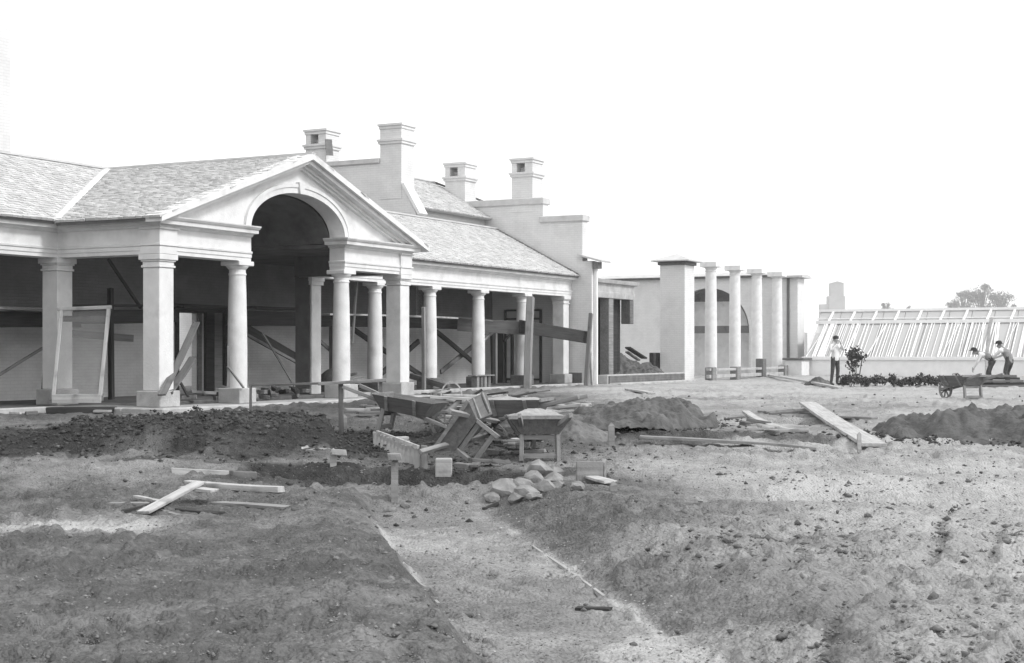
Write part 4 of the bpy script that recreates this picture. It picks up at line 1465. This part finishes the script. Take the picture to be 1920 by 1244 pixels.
RK = [(950, 925, 26, 'squarish pale-topped boulder at the left end of the stone pile'), (980, 915, 17, 'pale angular stone behind the slab-topped one in the stone pile'), (1000, 905, 20, 'grey stone wedged in the middle of the stone pile'), (1018, 918, 19, 'bright rounded stone at the front of the stone pile'),
      (1035, 902, 18, 'blocky stone below the large flat one in the pile'), (985, 930, 20, 'stone at the front edge of the pile, left of the bright rounded one'), (966, 938, 17, 'lowest stone over the dark hollow at the pile\'s left front'), (1040, 890, 15, 'smallest stone at the right back of the stone pile'), (1012, 892, 26, 'large flat dark stone at the back of the stone pile'), (968, 905, 13, 'small stone beside the large flat dark stone'),
      (1048, 912, 12, 'small stone at the right edge of the stone pile'), (1000, 934, 15, 'half-buried stone between the bright one and the hollow'), (925, 935, 14, 'lone stone left of the slab-topped one'), (1082, 914, 12, 'lone flat stone between the stone pile and the board box'), (760, 951, 9, 'small grey stone just right of the slim crosspiece stake\'s foot'), (730, 958, 8, 'small pale stone lying at the head of the sunken path')]
for i, (x, y, s_, lb) in enumerate(RK):
    p = at(x, y + 4)
    r = s_ / FPX * p.y * 1.25
    o = bpy.data.objects.new('stone', rock_mesh(r, 100 + i))
    COL.objects.link(o)
    o.location = p + Vector((0, 0, r * .35))
    o.rotation_euler = (random.uniform(-.3, .3), random.uniform(-.3, .3), random.uniform(0, 6))
    tag(o, lb or 'grey angular stone in the pile at the head of the sunken path', 'stone', 'stones piled by the path')
# rubble on the portico floor
RB = bthing('rubble_pile', 'low rubble of broken bricks and offcuts on the portico floor', 'rubble', 5, 1.4, BASE)
for i in range(46):
    a, b = random.uniform(3.3, 6.0), random.uniform(.75, 2.1)
    l_ = random.uniform(.14, .34)
    z = BASE + random.uniform(.05, .22)
    t = random.uniform(0, 3.1)
    timber('brick' if i % 3 else 'offcut', (a, b, z), (a + l_ * math.cos(t), b + l_ * math.sin(t), z + random.uniform(-.08, .08)), .11, .09, random.choice(('dark_brick', 'stone', 'wood_mid', 'wood_dark')), RB)
for i in range(14):
    a, b = random.uniform(9.8, 13.2), random.uniform(3.2, 4.6)
    t = random.uniform(-.5, .5)
    l_ = random.uniform(.4, 1.3)
    z = BASE + random.uniform(.04, .25)
    timber('offcut', (a, b, z), (a + l_ * math.cos(t), b + l_ * math.sin(t), z + random.uniform(-.02, .25)), .12, .05, random.choice(('wood_dark', 'wood_mid', 'wood_grey')), RB)
PL = bthing('brick_stack', 'loose boards and bricks stacked before the plinth of the third wing column', 'bricks', 17.2, 2.3, BASE)
for i in range(4):
    MB().box(16.85 + i * .24, 17.0 + i * .24, 2.30, 2.5, BASE, .76).build('brick', 'dark_brick' if i % 2 else 'wood_grey', PL, bevel=.008)
MB().box(16.7, 17.9, 2.26, 2.54, .762, .80).build('lid_board', 'wood_grey', PL, bevel=.008)
dk = bthing('covered_barrow_load', 'black tarpaulin-covered heap on the floor behind the second round column', 'heap', 11.4, 3.8, BASE)
q = MB()
n_ = 16
for i in range(7):
    t = i / 6 * math.pi / 2
    for j in range(n_):
        u = 2 * math.pi * j / n_
        k = 1 + .12 * math.sin(3 * u + i)
        q.v.append((11.4 + .62 * math.cos(t) * math.cos(u) * k, 3.8 + .4 * math.cos(t) * math.sin(u) * k, BASE + .62 * math.sin(t)))
for i in range(6):
    for j in range(n_):
        q.f.append((i * n_ + j, i * n_ + (j + 1) % n_, (i + 1) * n_ + (j + 1) % n_, (i + 1) * n_ + j))
q.build('tarpaulin', 'wood_dark', dk, smooth=True)


# ------------------------------------------------------------------ earth heaps
def heap(name, label, cx, cy, rx, ry, h, m, rot=0.0, seed=0, shape=None, z=None, n_=150, pw=1.0, rag=1.0):
    us = np.linspace(-1.15, 1.15, n_)
    U, V = np.meshgrid(us, us)
    c, s = math.cos(rot), math.sin(rot)
    X, Y = cx + rx * U * c - ry * V * s, cy + rx * U * s + ry * V * c
    e = np.sqrt(U * U + V * V) + rag * (.25 * vnoise(X, Y, .8, 40 + seed) + .18 * vnoise(X, Y, .35, 41 + seed))
    H = h * np.clip(1 - np.clip(e, 0, 1) ** pw, 0, 1) ** .75
    if shape:
        H = H * shape(U, V, X, Y)
    rough = np.clip(H / h * 3, 0, 1)
    H = H + rough * (.16 * vnoise(X, Y, .5, 42 + seed) + .11 * vnoise(X, Y, .22, 45 + seed) + .10 * vnoise(X, Y, .11, 43 + seed) + .07 * vnoise(X, Y, .055, 44 + seed) + .5 * np.clip(vnoise(X, Y, .19, 46 + seed) - .24, 0, .1)) * min(1, h / .6)
    base = zg(X, Y) if z is None else np.full(X.shape, z)
    Z = base + H - .06 * (H < .015)- .015
    co = np.stack([X - cx, Y - cy, Z - (gz(cx, cy) if z is None else z)], -1).reshape(-1, 3)
    i = (np.arange(n_ - 1)[:, None] * n_ + np.arange(n_ - 1)[None, :])
    q = np.stack([i, i + 1, i + n_ + 1, i + n_], -1).reshape(-1, 4)
    q = q[(H.ravel()[q].max(1) > .001)]
    me = bpy.data.meshes.new(name)
    me.from_pydata(co.tolist(), [], q.tolist())
    me.polygons.foreach_set('use_smooth', np.ones(len(me.polygons), bool))
    me.materials.append(MATS[m])
    o = bpy.data.objects.new(name, me)
    COL.objects.link(o)
    o.location = (cx, cy, gz(cx, cy) if z is None else z)
    return tag(o, label, 'earth heap', 'heaps of dug earth')


heap('earth_heap', 'middle heap of dug earth with a steep dark front before the broad capped pier', 2.0, 24.5, 1.75, 1.8, .46, 'soil_heap', .05, 1,
     lambda U, V, X, Y: (1 - sstep(.58, .68, U + .1 * V + .25 * vnoise(X, Y, .4, 61))) * (.25 + .75 * sstep(-1.0, .35, U)) * (.75 + .9 * vnoise(X, Y, .9, 62)), pw=3.0, n_=220, rag=2.4)
heap('earth_heap', 'low ragged spoil trailing left from the middle earth heap', .75, 23.9, 1.1, .8, .24, 'soil_heap', .2, 9, pw=1.6, rag=2.6)
heap('earth_heap', 'long dark heap of loose earth at the right edge beyond the gang plank', 8.05, 21.9, 2.7, 1.3, .48, 'soil_heap', -.10, 2, pw=1.7, n_=200, rag=1.8)
p = L(30.4, 3.6)
heap('earth_heap', 'dark heap of earth inside the courtyard left of the broad capped pier', p.x, p.y, 2.3, 1.6, 1.05, 'soil_heap', .3, 3, z=.35)
p = at(1080, 835)
heap('earth_heap', 'small heap of clods right of the mortar-heaped wheelbarrow', p.x - .05, p.y + .9, .75, .6, .3, 'sand_heap', .1, 5)
T = bthing('board_pile', 'dark boards and buckets standing on the courtyard heap against the broad capped pier', 'boards', 31.2, 3.5, .9)
timber('board', PB(1177, 652, 3.9), PB(1208, 672, 3.6), .3, .06, 'wood_dark', T)
timber('board', PB(1175, 660, 4.0), PB(1198, 676, 3.7), .2, .06, 'wood_mid', T)
for x in (1224, 1232, 1240):
    a, b, z = PB(x, 672, 3.4)
    MB().box(a - .14, a + .12, b - .1, b + .1, .8, z + .22).build('bucket_board', 'wood_dark', T, bevel=.02)

# clods, pebbles: uncountable, one object each
def scatter(name, label, n_, region, smin, smax, m, seed, prob=None, octa=False):
    import bmesh
    rr = np.random.default_rng(seed)
    bm = bmesh.new()
    bmesh.ops.create_icosphere(bm, subdivisions=1, radius=1)
    bv = np.array([v.co[:] for v in bm.verts])
    bf = np.array([[v.index for v in f.verts] for f in bm.faces])
    bm.free()
    if octa:
        bv = np.array([(1, 0, 0), (-1, 0, 0), (0, 1, 0), (0, -1, 0), (0, 0, 1), (0, 0, -1)], float)
        bf = np.array([(0, 2, 4), (2, 1, 4), (1, 3, 4), (3, 0, 4), (2, 0, 5), (1, 2, 5), (3, 1, 5), (0, 3, 5)])
    X, Y = region(rr, n_)
    if prob is not None:
        k = rr.random(len(X)) < prob(X, Y)
        X, Y = X[k], Y[k]
    n_ = len(X)
    Z = zg(X, Y) + zmicro(X, Y)
    sz = smin + (smax - smin) * rr.random(n_) ** (4 if octa else 8)
    V = bv[None] * (1 + rr.uniform(-.42, .42, (n_, len(bv), 1)))
    V = V * (sz[:, None, None] * np.array([1.2, 1.0, .7]) * rr.uniform(.75, 1.25, (n_, 1, 3)))
    t = rr.uniform(0, 6.28, n_)
    c, s = np.cos(t)[:, None], np.sin(t)[:, None]
    VX, VY = V[..., 0] * c - V[..., 1] * s, V[..., 0] * s + V[..., 1] * c
    V = np.stack([VX + X[:, None], VY + Y[:, None], V[..., 2] + (Z + sz * .08)[:, None]], -1).reshape(-1, 3)
    F = (bf[None] + (np.arange(n_) * len(bv))[:, None, None]).reshape(-1, 3)
    me = bpy.data.meshes.new(name)
    me.vertices.add(len(V))
    me.vertices.foreach_set('co', V.ravel())
    me.loops.add(F.size)
    me.loops.foreach_set('vertex_index', F.ravel().astype(np.int32))
    me.polygons.add(len(F))
    me.polygons.foreach_set('loop_start', np.arange(0, F.size, 3, dtype=np.int32))
    me.update()
    me.materials.append(MATS[m])
    o = bpy.data.objects.new(name, me)
    COL.objects.link(o)
    tag(o, label, 'earth' if 'clod' in name else 'gravel', kind='stuff')


def reg(x0, x1, y0, y1):
    def f(rr, n_):
        Y = y0 * (y1 / y0) ** rr.random(n_)
        k = rr.uniform(x0, x1, n_)
        return k * Y, Y
    return f


scatter('soil_clods', 'clods of dark earth strewn over the whole site', 13000, reg(-.40, .42, 5.5, 40), .004, .034, 'soil_clod', 1,
        lambda X, Y: np.clip(.35 + 1.6 * vnoise(X, Y, 2.0, 50) + .35 * sstep(1.2, 3, X) - .45 * np.exp(-((X - (.12 - .175 * (Y - 10))) / .5) ** 2) * (Y < 15.5), .04, 1))
scatter('gravel', 'pale pebbles and lime crumbs along the sunken path', 2600, lambda rr, n_: ((lambda Y, s: (.12 - .175 * (Y - 10) + np.where(s, .66, -.64) + rr.normal(0, .13, n_) + np.where(s, .35, 0) * (rr.random(n_) < .3) * rr.random(n_) * 2, Y))(5.8 * (15.5 / 5.8) ** rr.random(n_), rr.random(n_) < .72)), .003, .011, 'pebble', 2)


scatter('soil_clods', 'dark broken clods thick over the right-hand field', 3600, reg(.06, .42, 6.5, 19), .010, .040, 'soil_clod', 4, octa=True, prob=
        lambda X, Y: np.clip(.25 + 2.6 * vnoise(X, Y, 1.3, 52) + 1.0 * vnoise(X, Y, .5, 53), .02, 1))


def ring(cx, cy, rx, ry):
    def f(rr, n_):
        t = rr.uniform(0, 6.28, n_)
        k = 1.0 + np.abs(rr.normal(0, .22, n_)) - .25 * rr.random(n_)
        return cx + rx * k * np.cos(t), cy + ry * k * np.sin(t)
    return f


scatter('soil_clods', 'dark clods rolled down round the foot of the middle earth heap', 1500, ring(2.0, 24.6, 1.3, 1.8), .010, .05, 'soil_dark', 5, octa=True)
scatter('soil_clods', 'dark clods rolled down round the foot of the right earth heap', 2200, ring(8.05, 21.9, 2.6, 1.25), .010, .05, 'soil_dark', 6, octa=True)
scatter('soil_clods', 'dark clods of the dug bank left of the ditch', 9000, lambda rr, n_: (rr.normal(-4.7, 1.8, n_), rr.normal(21.7, 1.2, n_)), .008, .045, 'soil_dark', 7, octa=True)
scatter('soil_clods', 'dark clods in the ditch and about the wheelbarrows', 2600, lambda rr, n_: (rr.normal(-.9, 1.3, n_), rr.normal(20.5, 2.4, n_)), .008, .04, 'soil_dark', 8, octa=True)
scatter('soil_crumbs', 'fine crumbs of dry earth covering the trodden ground', 42000, reg(-.38, .38, 5.5, 20), .004, .016, 'soil_crumb', 3,
        lambda X, Y: np.clip(.5 + 1.4 * vnoise(X, Y, 1.1, 51), .08, 1), octa=True)

# ------------------------------------------------------------------ people
def person(label, loc, rz, J, R, bones, fingers=(), cap=None):
    """J joints, R radii, bones (i, j, material); one continuous skinned body."""
    J = [Vector(j) for j in J]
    R = list(R)
    bones = list(bones)
    for w, tip, nrm in fingers:                            # wrist joint index, knuckle direction, palm side
        w0 = J[w]
        d = Vector(tip).normalized()
        s = d.cross(Vector(nrm)).normalized()
        n_ = Vector(nrm).normalized()
        palm = len(J)
        J.append(w0 + d * .07)
        R.append(.034)
        bones.append((w, palm, 'skin'))
        for k, ln in enumerate((.065, .075, .07, .055)):
            a = len(J)
            off = s * (.030 - .02 * k)
            J += [w0 + d * .095 + off, w0 + d * (.095 + ln * .55) + off + n_ * .008, w0 + d * (.095 + ln * .95) + off + n_ * .03]
            R += [.011, .010, .008]
            bones += [(palm, a, 'skin'), (a, a + 1, 'skin'), (a + 1, a + 2, 'skin')]
        a = len(J)
        J += [w0 + d * .04 + s * .035, w0 + d * .08 + s * .055 + n_ * .02]
        R += [.013, .010]
        bones += [(w, a, 'skin'), (a, a + 1, 'skin')]
    me = bpy.data.meshes.new('body')
    me.from_pydata([j[:] for j in J], [(i, j) for i, j, _ in bones], [])
    o = bpy.data.objects.new('tmp_body', me)
    COL.objects.link(o)
    sk = o.modifiers.new('skin', 'SKIN')
    sk.use_smooth_shade = True
    lay = me.skin_vertices[0].data if me.skin_vertices else None
    if lay is None:
        me.attributes.new('x', 'FLOAT', 'POINT')
    for i, v in enumerate(lay):
        v.radius = (R[i], R[i])
        v.use_root = (i == 0)
    sb = o.modifiers.new('sub', 'SUBSURF')
    sb.levels = sb.render_levels = 1
    dg = bpy.context.evaluated_depsgraph_get()
    ev = bpy.data.meshes.new_from_object(o.evaluated_get(dg))
    bpy.data.objects.remove(o)
    zones = sorted(set(z for *_, z in bones))
    ev.materials.clear()
    for z in zones:
        ev.materials.append(MATS[z])
    seg = [(J[i], J[j], zones.index(z), (R[i] + R[j]) / 2) for i, j, z in bones]
    for p in ev.polygons:
        c = p.center
        best, bi = 1e9, 0
        for a, b, z, r in seg:
            ab = b - a
            t = max(0, min(1, (c - a).dot(ab) / max(ab.length_squared, 1e-9)))
            d_ = (c - a - ab * t).length - r
            if d_ < best:
                best, bi = d_, z
        p.material_index = bi
        p.use_smooth = True
    T = Thing('person', label, 'person', loc, rz)
    b = bpy.data.objects.new('body', ev)
    COL.objects.link(b)
    b.parent = T.o
    if cap:
        c, m, brim = cap
        q = MB()
        q.lathe(0, 0, [(.103, 0), (.108, .03), (.10, .075), (.07, .11), (.02, .122)], 16)
        if brim:
            q.lathe(0, 0, [(.16, .0), (.165, .012), (.105, .02)], 16)
        h = q.build('cap' if not brim else 'hat', m, T, smooth=True)
        h.location = c
    return T


WS_, DK, SKN, MD = 'cloth_white', 'cloth_dark', 'skin', 'cloth_mid'


def standing():
    J = [(0, 0, .95), (0, 0, 1.15), (.02, 0, 1.36), (.01, 0, 1.49), (.03, 0, 1.56), (.045, 0, 1.63), (.03, 0, 1.70), (.145, 0, 1.61),
         (0, .09, .90), (.03, .10, .50), (-.02, .10, .09), (.14, .11, .045),
         (0, -.09, .90), (-.03, -.10, .50), (-.10, -.10, .09), (.06, -.11, .045),
         (.0, .19, 1.42), (.16, .27, 1.25), (.20, .10, 1.47),
         (.0, -.19, 1.42), (.12, -.30, 1.22), (.22, -.12, 1.44),
         (.035, .085, 1.62), (.035, -.085, 1.62)]
    R = [.135, .125, .15, .058, .075, .092, .072, .016, .095, .068, .05, .04, .095, .068, .05, .04, .065, .05, .036, .065, .05, .036, .018, .018]
    B = [(0, 1, WS_), (1, 2, WS_), (2, 3, WS_), (3, 4, SKN), (4, 5, SKN), (5, 6, SKN), (5, 7, SKN), (5, 22, SKN), (5, 23, SKN),
         (0, 8, DK), (8, 9, DK), (9, 10, DK), (10, 11, 'hair'), (0, 12, DK), (12, 13, DK), (13, 14, DK), (14, 15, 'hair'),
         (2, 16, WS_), (16, 17, WS_), (17, 18, WS_), (2, 19, WS_), (19, 20, WS_), (20, 21, WS_)]
    return J, R, B


J, R, B = standing()
pm = at(1566, 724)
person('man in white shirt and dark trousers standing with hands raised to his face', pm, math.radians(-60), J, R, B,
       [(18, (-.1, -.5, .85), (-.6, -.6, 0)), (21, (-.15, .5, .8), (-.6, .6, 0))], ((.03, 0, 1.655), 'hair', False))


def bending(k, lift=0.0):
    J = [(-.16, 0, .86), (.0, 0, 1.0), (.20, 0, 1.08), (.31, 0, 1.10), (.37, 0, 1.12), (.43, 0, 1.13), (.49, 0, 1.15), (.50, 0, 1.05),
         (-.16, .10, .82), (-.06, .13, .46), (-.16, .13, .09), (.0, .14, .045),
         (-.16, -.10, .82), (.02, -.13, .46), (-.02, -.13, .09), (.14, -.14, .045),
         (.20, .19, 1.04), (.30, .24, .78), (.42 + k, .16, .60),
         (.20, -.19, 1.04), (.34, -.22, .80), (.48 + k, -.12, .62)]
    c_, s_ = math.cos(lift), math.sin(lift)
    J = [(x, y, z) if 8 <= i < 16 else (-.16 + (x + .16) * c_ - (z - .86) * s_, y, .86 + (x + .16) * s_ + (z - .86) * c_) for i, (x, y, z) in enumerate(J)]
    R = [.14, .135, .15, .06, .08, .095, .07, .016, .10, .072, .052, .042, .10, .072, .052, .042, .068, .05, .036, .068, .05, .036]
    B = [(0, 1, MD), (1, 2, MD), (2, 3, MD), (3, 4, SKN), (4, 5, SKN), (5, 6, SKN), (5, 7, SKN),
         (0, 8, DK), (8, 9, DK), (9, 10, DK), (10, 11, 'hair'), (0, 12, DK), (12, 13, DK), (13, 14, DK), (14, 15, 'hair'),
         (2, 16, WS_), (16, 17, WS_), (17, 18, WS_), (2, 19, WS_), (19, 20, WS_), (20, 21, WS_)]
    return J, R, B


for x, rz, k, lb in ((1852, 2.7, .0, 'stooping worker in a grey waistcoat and white sleeves, the left of two by the greenhouse'), (1886, 2.2, .05, 'stooping worker in a grey waistcoat, the right of two by the greenhouse')):
    J, R, B = bending(k, 0.0 if x < 1870 else .42)
    person(lb, at(x, 724), rz, J, R, B, [(18, (.3, 0, -.9), (-.9, 0, -.3)), (21, (.3, 0, -.9), (-.9, 0, -.3))], ((.45, 0, 1.17) if x < 1870 else (.27, 0, 1.39), 'hair', True))
p = at(1872, 727)
T = Thing('plank_stack', 'dark low stack of boards at the feet of the two stooping workers', 'boards', p, .1)
for i in range(5):
    timber('board', (-1.0 + .1 * i, -.1 + .1 * (i % 2), .05 + .08 * i), (1.0 - .12 * i, -.05, .05 + .08 * i), .3, .07, 'wood_dark' if i % 2 else 'wood_mid', T)
plank('tall grey pole leaning on the greenhouse front near the two workers', at(1850, 722), over(1859, 600, 67.0), .12, .12, 'wood_grey', name='pole', cat='pole')


# ------------------------------------------------------------------ plants
def leaf_cloud(centres, n_, leaf, seed):
    rr = np.random.default_rng(seed)
    k = rr.integers(0, len(centres), n_)
    C = np.array([c[:3] for c in centres])[k]
    Rr = np.array([c[3:6] for c in centres])[k]
    d = rr.normal(size=(n_, 3))
    d /= np.linalg.norm(d, axis=1)[:, None]
    P = C + d * Rr * (rr.random((n_, 1)) ** .45)
    a = rr.normal(size=(n_, 3))
    a /= np.linalg.norm(a, axis=1)[:, None]
    b = np.cross(a, rr.normal(size=(n_, 3)))
    b /= np.linalg.norm(b, axis=1)[:, None]
    s = leaf * rr.uniform(.6, 1.4, (n_, 1))
    V = np.stack([P - a * s, P + b * s * .55, P + a * s, P - b * s * .55], 1).reshape(-1, 3)
    F = np.arange(4 * n_).reshape(-1, 4)
    q = MB()
    q.v, q.f = [tuple(v) for v in V.tolist()], [tuple(f) for f in F.tolist()]
    return q


ORD = ['first', 'second', 'third', 'fourth', 'fifth', 'sixth', 'seventh', 'eighth', 'ninth', 'tenth', 'eleventh', 'twelfth', 'thirteenth', 'fourteenth']
for i in range(14):
    x = 1580 + i * 16 + random.uniform(-3, 3)
    p = at(x, 725 + random.uniform(-1.5, 1.5))
    h = random.uniform(.26, .52)
    T = Thing('bedding_plant', '%s dark leafy plant from the left in the bed under the greenhouse wall' % ORD[i], 'plant', p, 0, group='plants in the greenhouse bed')
    cs = [(random.uniform(-.14, .14), random.uniform(-.1, .1), h * random.uniform(.35, .75), .17, .15, h * .35) for _ in range(5)]
    leaf_cloud(cs, 170, .055, 300 + i).build('foliage', 'leaf', T, fixn=False)
    st = MB()
    for _ in range(4):
        st.bar((random.uniform(-.03, .03), 0, -.05), (random.uniform(-.15, .15), random.uniform(-.08, .08), h * .7), .015, .015)
    st.build('stem', 'bark', T)
p = at(1615, 722)
T = Thing('bush', 'taller loose bush climbing the greenhouse wall behind the standing man', 'bush', p + Vector((0, .8, 0)), 0)
leaf_cloud([(random.uniform(-.22, .22), random.uniform(-.1, .1), random.uniform(.55, 1.25), .22, .16, .26) for _ in range(10)], 520, .06, 77).build('foliage', 'leaf', T, fixn=False)
st = MB()
for dx in (-.12, 0, .14):
    st.bar((dx * .4, 0, -.05), (dx * 1.6, .05, .9), .03, .03)
st.build('stem', 'bark', T)
hd = heap('earth_heap', 'dark clump of earth beside the low white box by the end pier', at(1537, 722).x, at(1537, 722).y, .55, .4, .34, 'soil_heap', .1, 6, n_=50)


def tree(label, px, ytop, Y, width, seed, low=.25):
    rr = random.Random(seed)
    X = (px - XC) / FPX * Y
    H = EYE - (ytop - YH) / FPX * Y - .3
    T = Thing('tree', label, 'tree', (X, Y, .3), 0, group='trees on the horizon')
    tr = MB()
    r = H * .022
    tr.lathe(0, 0, [(r * 1.5, -.5), (r * 1.1, H * .05), (r * .9, H * .25), (r * .5, H * .5), (r * .15, H * .8)], 8)
    cs = []
    for i in range(70):
        t = rr.random()
        z = H * (low + (1 - low) * t * .92)
        sp = width / 2 * math.sin(math.pi * (.18 + .74 * t)) * rr.random() ** .6
        an = rr.uniform(0, 6.28)
        x, y = sp * math.cos(an), sp * math.sin(an)
        tr.bar((0, 0, z * .62), (x * .9, y * .9, z), r * .35, r * .35)
        s = width * rr.uniform(.07, .15)
        cs.append((x, y, z, s, s, s * .8))
    tr.build('trunk', 'bark', T)
    leaf_cloud(cs, 7000, width * .017, seed).build('crown', 'far_leaf', T, fixn=False)


tree('tallest pale tree in the hazy grove at the far right', 1842, 528, 700, 22, 1)
tree('left broad tree of the hazy grove at the far right', 1808, 540, 720, 19, 2)
tree('right broad tree of the hazy grove at the far right', 1876, 541, 690, 19, 3)
tree('low outermost tree at the left of the hazy grove', 1786, 558, 710, 13, 4)
tree('small round treetop showing over the greenhouse ridge', 1661, 566, 640, 9, 5, .5)
tree('faint tiny treetop between the round treetop and the grove', 1703, 571, 760, 7, 6, .5)

# far tower
TY = 900.0
def tx(px):
    return (px - XC) / FPX * TY
def tz(py):
    return EYE - (py - YH) / FPX * TY
T = Thing('tower', 'distant hazy square tower with stepped base above the greenhouse', 'tower', (tx(1560), TY, .3), 0)
c0 = tx(1560)
for nm, x0, x1, yt, yb, d in (('shaft', 1556, 1580, 532, 556, 6.5), ('base', 1552, 1582, 556, 700, 8), ('annex', 1537, 1551.9, 571, 700, 6)):
    MB().box(tx(x0) - c0, tx(x1) - c0, -d / 2, d / 2, tz(yb) - .3 if nm == 'shaft' else -.5, tz(yt) - .3).build(nm, 'tower_wall', T)
MB().prism([(tx(1555) - c0, tz(532) - .28), (tx(1581) - c0, tz(532) - .28), (tx(1568) - c0, tz(528) - .3)], 1, -3.5, 3.5).build('roof', 'tower_wall', T)

# ------------------------------------------------------------------ haze
q = MB().box(-2900, 2900, -2100, 2200, -1.6, 75)
hz = bpy.data.materials.new('haze')
hz.use_nodes = True
n, l = hz.node_tree.nodes, hz.node_tree.links
n.remove(n['Principled BSDF'])
pv = n.new('ShaderNodeVolumePrincipled')
pv.inputs['Color'].default_value = g3(.98)
pv.inputs['Density'].default_value = 0.00045
l.new(pv.outputs['Volume'], n['Material Output'].inputs['Volume'])
MATS['haze'] = hz
o = q.build('haze', 'haze', None)
o['kind'] = 'stuff'
